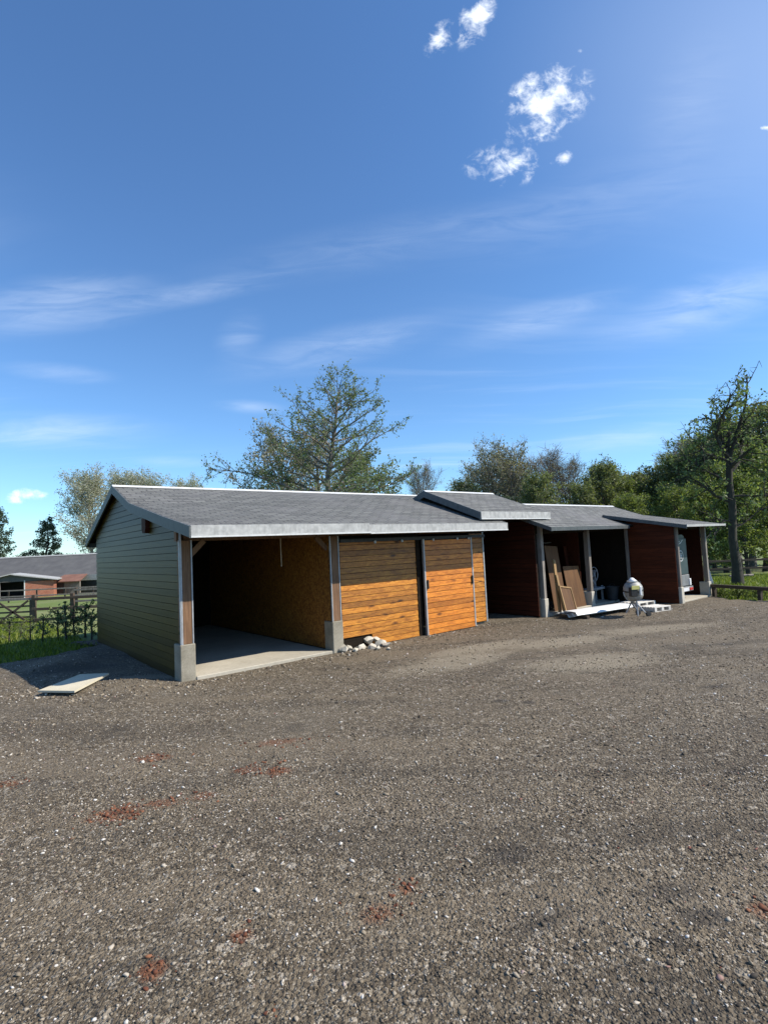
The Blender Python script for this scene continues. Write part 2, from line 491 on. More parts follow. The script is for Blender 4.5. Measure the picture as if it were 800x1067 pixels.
def grass_mats():
    m, nt, b = material('meadow')
    v = nt.new('ShaderNodeTexCoord').outputs['Object']
    n1 = nt.noise(v, 0.12, 5, 0.6); n2 = nt.noise(v, 2.5, 5, 0.7); n3 = nt.noise(v, 25, 3, 0.7)
    f = nt.math('ADD', nt.math('MULTIPLY', n2, 0.6), nt.math('MULTIPLY', n3, 0.4))
    col = nt.ramp(f, [(0.3, (0.060, 0.095, 0.012)), (0.5, (0.105, 0.150, 0.020)), (0.7, (0.16, 0.195, 0.036))])
    col = nt.mix(nt.math('MULTIPLY', nt.smooth(n1, 0.42, 0.62), 0.7), col, (0.20, 0.20, 0.085))
    nt.put(b.inputs['Base Color'], col)
    b.inputs['Roughness'].default_value = 0.9
    nt.put(b.inputs['Normal'], nt.bump(f, 0.8, 0.05))


grass_mats()


def leaf_mat(name, stops, trans=0.35, rough=0.6):
    m, nt, b = material(name)
    r = nt.new('ShaderNodeNewGeometry').outputs['Random Per Island']
    col = nt.ramp(r, stops)
    nt.put(b.inputs['Base Color'], col)
    b.inputs['Roughness'].default_value = rough
    b.inputs['Specular IOR Level'].default_value = 0.3
    tr = nt.new('ShaderNodeBsdfTranslucent')
    nt.put(tr.inputs['Color'], nt.mix(1.0, col, (1.2, 1.25, 0.6), 'MULTIPLY'))
    mx = nt.new('ShaderNodeMixShader'); mx.inputs[0].default_value = trans
    nt.l.new(b.outputs[0], mx.inputs[1]); nt.l.new(tr.outputs[0], mx.inputs[2])
    out = [n for n in nt.n if n.type == 'OUTPUT_MATERIAL'][0]
    nt.l.new(mx.outputs[0], out.inputs[0])
    return m


leaf_mat('grass_blade', [(0, (0.055, 0.095, 0.010)), (0.5, (0.135, 0.185, 0.018)), (0.85, (0.20, 0.24, 0.034)), (1, (0.30, 0.29, 0.08))])
leaf_mat('leaf_grey_green', [(0, (0.0737, 0.1133, 0.0519)), (0.5, (0.1334, 0.186, 0.0836)), (1, (0.226, 0.2772, 0.1354))], 0.4)
leaf_mat('leaf_olive', [(0, (0.0835, 0.1054, 0.0468)), (0.5, (0.1507, 0.1801, 0.0797)), (1, (0.2548, 0.2854, 0.1384))], 0.4)
leaf_mat('leaf_fresh', [(0, (0.0838, 0.1141, 0.0343)), (0.5, (0.1469, 0.1873, 0.0591)), (1, (0.2405, 0.2809, 0.0991))], 0.45)
leaf_mat('leaf_dark', [(0, (0.036, 0.0594, 0.0407)), (0.5, (0.0655, 0.0983, 0.0632)), (1, (0.1104, 0.1502, 0.0975))], 0.35)
leaf_mat('leaf_pale', [(0, (0.2178, 0.223, 0.1669)), (0.5, (0.3204, 0.3255, 0.2541)), (1, (0.4514, 0.4514, 0.3647))], 0.4)
leaf_mat('leaf_bud', [(0, (0.1516, 0.1442, 0.0958)), (0.5, (0.2363, 0.229, 0.1557)), (1, (0.3204, 0.3058, 0.2104))], 0.3)
metal_mat('bark_grey', (0.09, 0.08, 0.068), (0.19, 0.17, 0.145), 0.95, 0.0, 6)
metal_mat('bark_dark', (0.022, 0.020, 0.016), (0.055, 0.050, 0.040), 0.95, 0.0, 6)
metal_mat('bark_pale', (0.22, 0.21, 0.19), (0.36, 0.35, 0.31), 0.95, 0.0, 6)


# ------------------------------------------------------------------ object helpers
class MB:
    """collects shapes and links them as one mesh"""
    def __init__(self):
        self.v = []; self.f = []; self.n = 0

    def add(self, verts, faces):
        o = self.n
        self.v += [tuple(map(float, p)) for p in verts]
        self.f += [tuple(i + o for i in fc) for fc in faces]
        self.n += len(verts)
        return self

    def box(self, x0, x1, y0, y1, z0, z1):
        return self.hexa([(x0, y0, z0), (x1, y0, z0), (x1, y1, z0), (x0, y1, z0), (x0, y0, z1), (x1, y0, z1), (x1, y1, z1), (x0, y1, z1)])

    def hexa(self, p):
        return self.add(p, [(3, 2, 1, 0), (4, 5, 6, 7), (0, 1, 5, 4), (1, 2, 6, 5), (2, 3, 7, 6), (3, 0, 4, 7)])

    def bbox(self, x0, x1, y0, y1, z0, z1, b=0.008):
        """box with chamfered edges"""
        xs, ys, zs = (x0, x1), (y0, y1), (z0, z1)
        V = []; idx = {}
        for i in (0, 1):
            for j in (0, 1):
                for k in (0, 1):
                    sx, sy, sz = (1, -1)[i], (1, -1)[j], (1, -1)[k]
                    for a in range(3):
                        d = [sx * b, sy * b, sz * b]; d[a] = 0
                        idx[(i, j, k, a)] = len(V)
                        V.append((xs[i] + d[0], ys[j] + d[1], zs[k] + d[2]))
        F = []
        for i in (0, 1):
            q = [idx[(i, 0, 0, 0)], idx[(i, 1, 0, 0)], idx[(i, 1, 1, 0)], idx[(i, 0, 1, 0)]]; F.append(q if i else q[::-1])
            q = [idx[(0, i, 0, 1)], idx[(0, i, 1, 1)], idx[(1, i, 1, 1)], idx[(1, i, 0, 1)]]; F.append(q if i else q[::-1])
            q = [idx[(0, 0, i, 2)], idx[(1, 0, i, 2)], idx[(1, 1, i, 2)], idx[(0, 1, i, 2)]]; F.append(q if i else q[::-1])
        for j in (0, 1):
            for k in (0, 1):
                F.append([idx[(0, j, k, 1)], idx[(1, j, k, 1)], idx[(1, j, k, 2)], idx[(0, j, k, 2)]])
                F.append([idx[(j, 0, k, 0)], idx[(j, 1, k, 0)], idx[(j, 1, k, 2)], idx[(j, 0, k, 2)]])
                F.append([idx[(j, k, 0, 0)], idx[(j, k, 1, 0)], idx[(j, k, 1, 1)], idx[(j, k, 0, 1)]])
        for i in (0, 1):
            for j in (0, 1):
                for k in (0, 1):
                    F.append([idx[(i, j, k, a)] for a in range(3)])
        return self.add(V, F)

    def tube(self, pts, rad, k=8, cap=True):
        V, F = tube_geo(np.array(pts, float), rad, k)
        if cap:
            n = len(pts)
            F = [tuple(f) for f in F] + [tuple(range(k))[::-1], tuple(range((n - 1) * k, n * k))]
        return self.add(V, F)

    def bar(self, a, b, w, h):
        """square bar from a to b"""
        a = np.array(a, float); b = np.array(b, float)
        t = b - a; t /= np.linalg.norm(t)
        ref = np.array([0, 0, 1.0]) if abs(t[2]) < 0.95 else np.array([1.0, 0, 0])
        s = np.cross(t, ref); s /= np.linalg.norm(s); q = np.cross(s, t)
        P = []
        for e in (a, b):
            for (i, j) in ((-1, -1), (1, -1), (1, 1), (-1, 1)):
                P.append(e + s * i * w / 2 + q * j * h / 2)
        return self.hexa(P)

    def lathe(self, prof, c=(0, 0, 0), k=20, axis=(0, 0, 1)):
        """prof: list of (r, h) along axis"""
        ax = np.array(axis, float); ax /= np.linalg.norm(ax)
        ref = np.array([0, 0, 1.0]) if abs(ax[2]) < 0.9 else np.array([1.0, 0, 0])
        s = np.cross(ax, ref); s /= np.linalg.norm(s); q = np.cross(ax, s)
        V = []; F = []
        for (r, h) in prof:
            for i in range(k):
                a = 2 * math.pi * i / k
                V.append(np.array(c) + ax * h + (s * math.cos(a) + q * math.sin(a)) * r)
        for j in range(len(prof) - 1):
            for i in range(k):
                F.append((j * k + i, j * k + (i + 1) % k, (j + 1) * k + (i + 1) % k, (j + 1) * k + i))
        F.append(tuple(range(k))[::-1]); F.append(tuple(range((len(prof) - 1) * k, len(prof) * k)))
        return self.add(V, F)

    def mesh(self, name, smooth=False):
        me = bpy.data.meshes.new(name)
        me.from_pydata(self.v, [], self.f)
        if smooth:
            for p in me.polygons: p.use_smooth = True
        me.update()
        return me

    def build(self, name, mat, parent=None, loc=None, rz=0.0, smooth=False):
        return place(name, self.mesh(name, smooth), mat, parent, loc, rz)


def tube_geo(P, rad, k):
    n = len(P)
    rad = np.broadcast_to(np.asarray(rad, float), (n,))
    T = np.gradient(P, axis=0)
    T /= np.maximum(np.linalg.norm(T, axis=1, keepdims=True), 1e-9)
    m = np.abs(T).mean(0); ref = np.zeros(3); ref[int(np.argmin(m))] = 1
    S = np.cross(T, ref); S /= np.maximum(np.linalg.norm(S, axis=1, keepdims=True), 1e-9)
    Q = np.cross(T, S)
    a = np.arange(k) * 2 * math.pi / k
    V = P[:, None, :] + rad[:, None, None] * (S[:, None, :] * np.cos(a)[None, :, None] + Q[:, None, :] * np.sin(a)[None, :, None])
    V = V.reshape(-1, 3)
    i = np.arange(k); j = (i + 1) % k
    F = np.concatenate([np.stack([r * k + i, (r + 1) * k + i, (r + 1) * k + j, r * k + j], 1) for r in range(n - 1)])
    return V, F


def fast_mesh(name, V, F, smooth=False):
    """F: (n, 3) or (n, 4) index array"""
    me = bpy.data.meshes.new(name)
    V = np.asarray(V, np.float32); F = np.asarray(F, np.int32)
    k = F.shape[1]
    me.vertices.add(len(V)); me.vertices.foreach_set('co', V.ravel())
    me.loops.add(F.size); me.loops.foreach_set('vertex_index', F.ravel())
    me.polygons.add(len(F)); me.polygons.foreach_set('loop_start', np.arange(0, F.size, k, dtype=np.int32))
    if smooth: me.polygons.foreach_set('use_smooth', np.ones(len(F), bool))
    me.update(calc_edges=True)
    return me


def place(name, me, mat, parent=None, loc=None, rz=0.0):
    o = bpy.data.objects.new(name, me)
    if mat and not me.materials: me.materials.append(MATS[mat])
    COL.objects.link(o)
    if parent is not None: o.parent = parent
    if loc is not None: o.location = tuple(map(float, loc))
    o.rotation_euler = (0, 0, rz)
    return o


def tag(o, label=None, cat=None, group=None, kind=None):
    if label: o['label'] = label
    if cat: o['category'] = cat
    if group: o['group'] = group
    if kind: o['kind'] = kind
    return o


def thing(name, label, cat, loc, rz=0.0, group=None):
    o = bpy.data.objects.new(name, None)
    o.empty_display_size = 0.2
    COL.objects.link(o)
    o.location = tuple(map(float, loc)); o.rotation_euler = (0, 0, rz)
    return tag(o, label, cat, group)


def copy_tree(o, parent=None):
    c = o.copy(); COL.objects.link(c); c.parent = parent
    for ch in o.children: copy_tree(ch, c)
    return c


# ------------------------------------------------------------------ ground
rng = np.random.default_rng(7)


def _vnoise(x, y, seed=0):
    xi = np.floor(x).astype(int); yi = np.floor(y).astype(int)
    fx = x - xi; fy = y - yi
    fx = fx * fx * (3 - 2 * fx); fy = fy * fy * (3 - 2 * fy)
    def h(a, b):
        n = (a * 374761393 + b * 668265263 + seed * 974634777) & 0x7fffffff
        n = ((n ^ (n >> 13)) * 1274126177) & 0x7fffffff
        return (n ^ (n >> 16)) % 100003 / 100003.0
    return (h(xi, yi) * (1 - fx) + h(xi + 1, yi) * fx) * (1 - fy) + (h(xi, yi + 1) * (1 - fx) + h(xi + 1, yi + 1) * fx) * fy


def terrain(x, y):
    x = np.asarray(x, float); y = np.asarray(y, float)
    d = np.hypot(x, y)
    z = -0.03 * np.clip(d - 19, 0, 75) - 0.006 * np.clip(d - 94, 0, 300)
    return z + 0.05 * (_vnoise(x * 0.5, y * 0.5, 3) - 0.5) - 0.07


def yard_z(x, y):
    x = np.asarray(x, float); y = np.asarray(y, float)
    z = 0.035 * (_vnoise(x * 0.45, y * 0.45, 1) - 0.5) + 0.022 * (_vnoise(x * 1.7, y * 1.7, 2) - 0.5)
    q = (x * 0.47 - y * 0.88) + 0.8 * np.sin(x * 0.21 + 0.6)
    z = z - 0.014 * np.exp(-((np.mod(q, 3.1) - 1.0) / 0.16) ** 2) - 0.012 * np.exp(-((np.mod(q + 1.45, 3.1) - 1.0) / 0.16) ** 2)
    # low spoil heap against the end wall
    c = bw(-0.75, 0.55)
    z = z + 0.10 * np.exp(-(((x - c[0]) / 0.8) ** 2 + ((y - c[1]) / 0.35) ** 2))
    c2 = bw(-0.9, 3.4)
    z = z + 0.16 * np.exp(-(((x - c2[0]) / 0.7) ** 2 + ((y - c2[1]) / 0.8) ** 2))
    return z


# terrain: rings reaching the horizon
rr = np.concatenate([np.linspace(0.5, 60, 70), np.geomspace(63, 1500, 30)])
aa = np.linspace(0, 2 * math.pi, 181)[:-1]
X = np.outer(rr, np.cos(aa)); Y = np.outer(rr, np.sin(aa))
V = np.stack([X, Y, terrain(X, Y)], -1).reshape(-1, 3)
nA = len(aa); i = np.arange(nA); j = (i + 1) % nA
F = np.concatenate([np.stack([r * nA + i, (r + 1) * nA + i, (r + 1) * nA + j, r * nA + j], 1) for r in range(len(rr) - 1)])
tag(place('field', fast_mesh('field', V, F, True), 'meadow'), kind='structure')

# yard outline (world xy)
def edge_pts():
    L = [gpt(-60, 694), gpt(0, 691), gpt(45, 684), gpt(97, 672)]
    P = [(-30, -12), (-24, 4)] + [(p[0], p[1]) for p in L]
    P += [tuple(bw(-0.2, 6.6)[:2]), tuple(bw(4, 7.2)[:2]), tuple(bw(16.3, 3.2)[:2]), tuple(bw(16.3, -1.6)[:2])]
    P += [tuple(gpt(745, 625)[:2]), tuple(gpt(800, 627)[:2]), tuple(gpt(860, 632)[:2]), (26, 11), (30, -12)]
    return np.array(P)
YP = edge_pts()


def in_yard(x, y, wob=0.0):
    x = np.asarray(x, float); y = np.asarray(y, float)
    if wob:
        x, y = x + wob * (_vnoise(x * 1.1, y * 1.1, 11) - 0.5), y + wob * (_vnoise(x * 1.1, y * 1.1, 12) - 0.5)
    ins = np.zeros(np.shape(x), bool)
    n = len(YP)
    for k in range(n):
        x1, y1 = YP[k]; x2, y2 = YP[(k + 1) % n]
        c = ((y1 > y) != (y2 > y)) & (x < (x2 - x1) * (y - y1) / (y2 - y1 + 1e-12) + x1)
        ins ^= c
    return ins


gx = np.arange(-30, 30.01, 0.16); gy = np.arange(-12, 22.01, 0.16)
GX, GY = np.meshgrid(gx, gy)
V = np.stack([GX, GY, yard_z(GX, GY)], -1).reshape(-1, 3)
nx = len(gx)
ci = (np.arange(len(gy) - 1)[:, None] * nx + np.arange(nx - 1)[None, :]).ravel()
F = np.stack([ci, ci + 1, ci + nx + 1, ci + nx], 1)
cen = V[F].mean(1)
F = F[in_yard(cen[:, 0], cen[:, 1], 0.6)]
used = np.unique(F); remap = np.zeros(len(V), int); remap[used] = np.arange(len(used))
tag(place('yard', fast_mesh('yard', V[used], remap[F], True), 'yard_gravel'), kind='structure')

# loose stones lying on the yard
def ico():
    p = (1 + 5 ** .5) / 2
    v = np.array([(-1, p, 0), (1, p, 0), (-1, -p, 0), (1, -p, 0), (0, -1, p), (0, 1, p), (0, -1, -p), (0, 1, -p), (p, 0, -1), (p, 0, 1), (-p, 0, -1), (-p, 0, 1)], float)
    v /= np.linalg.norm(v[0])
    f = np.array([(0, 11, 5), (0, 5, 1), (0, 1, 7), (0, 7, 10), (0, 10, 11), (1, 5, 9), (5, 11, 4), (11, 10, 2), (10, 7, 6), (7, 1, 8), (3, 9, 4), (3, 4, 2), (3, 2, 6), (3, 6, 8), (3, 8, 9), (4, 9, 5), (2, 4, 11), (6, 2, 10), (8, 6, 7), (9, 8, 1)])
    return v, f
ICV, ICF = ico()
OCV = np.array([(1, 0, 0), (-1, 0, 0), (0, 1, 0), (0, -1, 0), (0, 0, 1), (0, 0, -1)], float)
OCF = np.array([(0, 2, 4), (2, 1, 4), (1, 3, 4), (3, 0, 4), (2, 0, 5), (1, 2, 5), (3, 1, 5), (0, 3, 5)])


def stones(x, y, size, base_v, base_f, flat=0.62, jit=0.28, zfun=yard_z, sink=0.25):
    n = len(x); k = len(base_v)
    S = base_v[None] * (1 + jit * rng.normal(size=(n, k, 1)))
    S = S + 0.12 * rng.normal(size=(n, k, 3))
    sc = size[:, None] * np.stack([1 + 0.35 * rng.random(n), 0.7 + 0.3 * rng.random(n), flat * (0.7 + 0.5 * rng.random(n))], 1)
    S = S * sc[:, None, :]
    a = rng.random(n) * 2 * math.pi; ca, sa = np.cos(a)[:, None], np.sin(a)[:, None]
    xx = S[:, :, 0] * ca - S[:, :, 1] * sa; yy = S[:, :, 0] * sa + S[:, :, 1] * ca
    tx = rng.normal(size=(n, 1)) * 0.3
    zz = S[:, :, 2] + tx * xx
    V = np.stack([xx + x[:, None], yy + y[:, None], zz + (zfun(x, y) + sc[:, 2] * (1 - 2 * sink) * 0.6)[:, None]], -1)
    F = base_f[None] + (np.arange(n) * k)[:, None, None]
    return V.reshape(-1, 3), F.reshape(-1, 3)


def scatter_view(n, y0, y1, power=1.0):
    """points on the ground inside and a little beside the view"""
    yy = y0 + (y1 - y0) * rng.random(n) ** power
    xx = (rng.random(n) * 2 - 1) * (yy * 0.80 + 0.7)
    return xx, yy


def clear_of_sheds(x, y):
    s = (x - A0[0]) * U3[0] + (y - A0[1]) * U3[1]; t = (x - A0[0]) * V3[0] + (y - A0[1]) * V3[1]
    inA = (s > -0.06) & (t > -0.08) & (s < 9.4)
    inC = (s > 9.0) & (t > -0.75); inD = (s > 13.1) & (t > -2.45)
    return ~(inA | inC | inD) & in_yard(x, y, 0.0)


def gravel():
    parts = []
    for (n, y0, y1, lo, hi, bv, bf, pw) in [(42000, 1.6, 4.8, .004, .011, OCV, OCF, .8), (40000, 4.2, 9.0, .005, .013, OCV, OCF, .9), (14000, 7.5, 17, .008, .02, OCV, OCF, .9),
                                         (1800, 1.6, 6.0, .010, .016, ICV, ICF, .7), (1800, 5, 15, .012, .022, ICV, ICF, .9), (60, 2.2, 14, .018, .030, ICV, ICF, .9)]:
        x, y = scatter_view(n, y0, y1, pw)
        clump = _vnoise(x * 0.9, y * 0.9, 21) * 0.6 + _vnoise(x * 3.1, y * 3.1, 22) * 0.4
        ok = clear_of_sheds(x, y) & (clump + 0.35 * rng.random(n) > 0.52)
        x, y = x[ok], y[ok]
        parts.append(stones(x, y, lo + (hi - lo) * rng.random(len(x)) ** 2.2, bv, bf))
    # drifts of stones along the shed fronts and the end wall
    for (s0, t0, s1, t1, n, w) in [(0.0, -.30, 3.2, -.35, 300, .18), (-1.6, .2, 0.1, -.25, 220, .22), (3.3, -.2, 7.6, -.25, 160, .15), (-2.2, 1.2, -1.0, .4, 100, .3)]:
        f = rng.random(n)
        s = s0 + (s1 - s0) * f; t = t0 + (t1 - t0) * f + rng.normal(size=n) * w - 0.05
        p = A0[None, :2] + s[:, None] * U3[None, :2] + t[:, None] * V3[None, :2]
        ok = clear_of_sheds(p[:, 0], p[:, 1])
        p = p[ok]
        parts.append(stones(p[:, 0], p[:, 1], 0.009 + .022 * rng.random(len(p)) ** 3.0, ICV, ICF))
    Vs, Fs, o = [], [], 0
    for V, F in parts:
        Vs.append(V); Fs.append(F + o); o += len(V)
    ob = place('loose_gravel', fast_mesh('loose_gravel', np.concatenate(Vs), np.concatenate(Fs)), 'gravel_stone')
    tag(ob, 'grey and white loose gravel scattered over the yard', 'gravel', kind='stuff')
gravel()


def brick_bits():
    xs, ys = [], []
    for (px, py, rx, ry, n) in [(121, 849, .20, .11, 150), (160, 789, .2, .1, 50), (290, 805, .15, .1, 60), (258, 803, .15, .09, 40), (168, 838, .16, .08, 40), (160, 1013, .06, .06, 34), (252, 974, .06, .05, 20),
                                (423, 925, .07, .05, 18), (392, 950, .12, .09, 26), (795, 947, .1, .08, 26), (5, 818, .2, .08, 40), (286, 1053, .03, .03, 5), (212, 831, .2, .12, 26), (300, 772, .4, .12, 40)]:
        c = gpt(px, py)
        xs.append(c[0] + rng.normal(size=n) * rx * .7); ys.append(c[1] + rng.normal(size=n) * ry * .9)
    x = np.concatenate(xs); y = np.concatenate(ys)
    V, F = stones(x, y, .004 + .014 * rng.random(len(x)) ** 2.6, ICV, ICF)
    tag(place('brick_fragments', fast_mesh('brick_fragments', V, F), 'brick_bit'), 'crushed red brick fragments strewn in patches on the gravel', 'brick fragments', kind='stuff')
brick_bits()


# grass
def blades(n, x, y, h0, h1, w, name, label):
    h = h0 + (h1 - h0) * rng.random(n) ** 1.5
    a = rng.random(n) * 2 * math.pi; lean = rng.normal(size=n) * 0.35; lean2 = rng.normal(size=n) * 0.35
    z = np.where(in_yard(x, y, 0.6), yard_z(x, y), terrain(x, y)) - 0.01
    ww = w * (0.6 + 0.8 * rng.random(n))
    dx, dy = np.cos(a) * ww, np.sin(a) * ww
    p0 = np.stack([x - dx, y - dy, z], 1); p1 = np.stack([x + dx, y + dy, z], 1)
    p2 = np.stack([x + lean * h * .45 + dx * .6, y + lean2 * h * .45 + dy * .6, z + h * .6], 1)
    p3 = np.stack([x + lean * h, y + lean2 * h, z + h], 1)
    V = np.stack([p0, p1, p2, p3], 1).reshape(-1, 3)
    F = np.arange(n * 4).reshape(-1, 4)
    ob = place(name, fast_mesh(name, V, F), 'grass_blade')
    tag(ob, label, 'grass', kind='stuff')


def grass():
    n = 70000
    x = -7 - rng.random(n) * 16; y = 10.5 + rng.random(n) ** 1.4 * 14
    ok = ~in_yard(x, y, 0.75) & (x < -0.45 * y)
    s = (x - A0[0]) * U3[0] + (y - A0[1]) * U3[1]
    ok &= s < -0.05
    x, y = x[ok], y[ok]
    blades(len(x), x, y, .05, .17, .010, 'paddock_grass', 'rough green paddock grass beside the end wall of the sheds')
    n = 45000
    x = 9 + rng.random(n) * 16; y = 13.5 + rng.random(n) ** 1.3 * 17
    ok = ~in_yard(x, y, 0.75) & (x > y * 0.56)
    s = (x - A0[0]) * U3[0] + (y - A0[1]) * U3[1]; t = (x - A0[0]) * V3[0] + (y - A0[1]) * V3[1]
    ok &= ~((s < 16.4) & (t > -2.4))
    x, y = x[ok], y[ok]
    blades(len(x), x, y, .05, .20, .011, 'verge_grass', 'sunlit grass around the knee rail and the old tree')
grass()


# ------------------------------------------------------------------ sheds
def lap_board(xb0, xb1, xt0, xt1, h, tb=0.026, tt=0.019):
    """weatherboard: x along, -y outwards, z up; ends may slant"""
    m = MB()
    m.hexa([(xb0, -tb, 0), (xb1, -tb, 0), (xb1, 0, 0), (xb0, 0, 0), (xt0, -tt, h), (xt1, -tt, h), (xt1, 0, h), (xt0, 0, h)])
    return m


def roof_slope(root, s0, s1, prof, thick, mat='felt_shingle', name='roof_slope', prof1=None):
    """prof: (t, z) from eave to ridge, top surface at s0 (prof1 at s1); laid in stepped shingle courses"""
    m = MB()
    prof1 = prof1 or prof
    ln = math.hypot(prof[1][0] - prof[0][0], prof[1][1] - prof[0][1]); n = max(2, int(round(ln / 0.145)))

    def at(prf, a, lift):
        (t0, z0), (t1, z1) = prf
        l = math.hypot(t1 - t0, z1 - z0)
        nt_, nz_ = -(z1 - z0) / l, (t1 - t0) / l
        if nz_ < 0: nt_, nz_ = -nt_, -nz_
        return np.array((t0 + (t1 - t0) * a + nt_ * lift, z0 + (z1 - z0) * a + nz_ * lift))

    def pt(w, a, lift):
        q = at(prof, a, lift) * (1 - w) + at(prof1, a, lift) * w
        return (s0 + (s1 - s0) * w, q[0], q[1])
    seg = 24 if prof1 is not prof else 1
    d = MB()
    for g in range(seg):
        w0, w1 = g / seg, (g + 1) / seg
        for k in range(n):
            a, b = k / n, (k + 1) / n + (0.012 / ln if k < n - 1 else 0)
            m.hexa([pt(w0, a, 0), pt(w1, a, 0), pt(w1, b, 0), pt(w0, b, 0), pt(w0, a, .006), pt(w1, a, .006), pt(w1, b, .001), pt(w0, b, .001)])
        d.hexa([pt(w0, 0, -thick), pt(w1, 0, -thick), pt(w1, 1, -thick), pt(w0, 1, -thick), pt(w0, 0, -.012), pt(w1, 0, -.012), pt(w1, 1, -.012), pt(w0, 1, -.012)])
    ob = m.build(name, mat, root)
    d.build('deck', 'dark_wood', ob)
    return ob


def slab_between(root, pts_top, s0, s1, drop, name, mat, lift=0.0):
    """vertical trim board following a roof line; pts_top list of (t, z)"""
    for k in range(len(pts_top) - 1):
        (ta, za), (tb, zb) = pts_top[k], pts_top[k + 1]
        m = MB()
        m.hexa([(s0, ta, za - drop + lift), (s1, ta, za - drop + lift), (s1, tb, zb - drop + lift), (s0, tb, zb - drop + lift),
                (s0, ta, za + lift), (s1, ta, za + lift), (s1, tb, zb + lift), (s0, tb, zb + lift)])
        m.build(name, mat, root)


def post(root, s, t, w, d, z0, z1, mat, plinth=None, strips=True, pw=0.25, pd=0.30):
    """timber post on a cast plinth"""
    if plinth:
        m = MB(); m.bbox(s, s + pw, t, t + pd, -0.12, plinth, 0.012); m.build('plinth', 'plinth_concrete' if s < 9 else 'pale_plinth', root)
    o = (pw - w) / 2 if plinth else 0
    m = MB(); m.bbox(s + o, s + o + w, t + 0.02, t + 0.02 + d, (plinth or z0), z1, 0.006)
    p = m.build('post', mat, root)
    if strips:
        for q in (s + o - 0.022, s + o + w + 0.002):
            g = MB(); g.box(q, q + 0.020, t + 0.012, t + 0.05, (plinth or z0) + 0.003, z1)
            g.build('edge_strip', 'grey_strip', p)
    return p


def board_run(root, s0, s1, t, z0, z1, h, mat, name='board', out=-1, skip=None, along='s', jitter=0.0):
    """horizontal boards on a wall facing -t (along s) or -s (along t); returns nothing"""
    n = int(round((z1 - z0) / h)); h = (z1 - z0) / n
    cache = {}
    for k in range(n):
        a, b = s0, s1
        if skip: a, b = skip(z0 + k * h, a, b)
        key = (round(a, 3), round(b, 3))
        if key not in cache:
            cache[key] = lap_board(0, b - a, 0, b - a, h - 0.010).mesh('board')
            cache[key].materials.append(MATS[mat])
        if along == 's':
            place(name, cache[key], None, root, (a, t + rnd.uniform(-.002, .0), z0 + k * h + rnd.uniform(-.001, .001)), 0)
        else:   # wall facing -s: length runs towards +t
            place(name, cache[key], None, root, (t, b, z0 + k * h), R_(-90))


rnd = random.Random(5)

# ---- end shed with open bay and sliding door
shedA = thing('timber_shed', 'orange clad shed with one open bay, sliding door and dark boarded gable end', 'shed', A0, TH)
PA = [(-0.72, 2.45), (2.62, 3.11), (4.0, 3.63), (6.85, 2.52)]


def zA(t):
    return float(np.interp(t, [p[0] for p in PA], [p[1] for p in PA]))


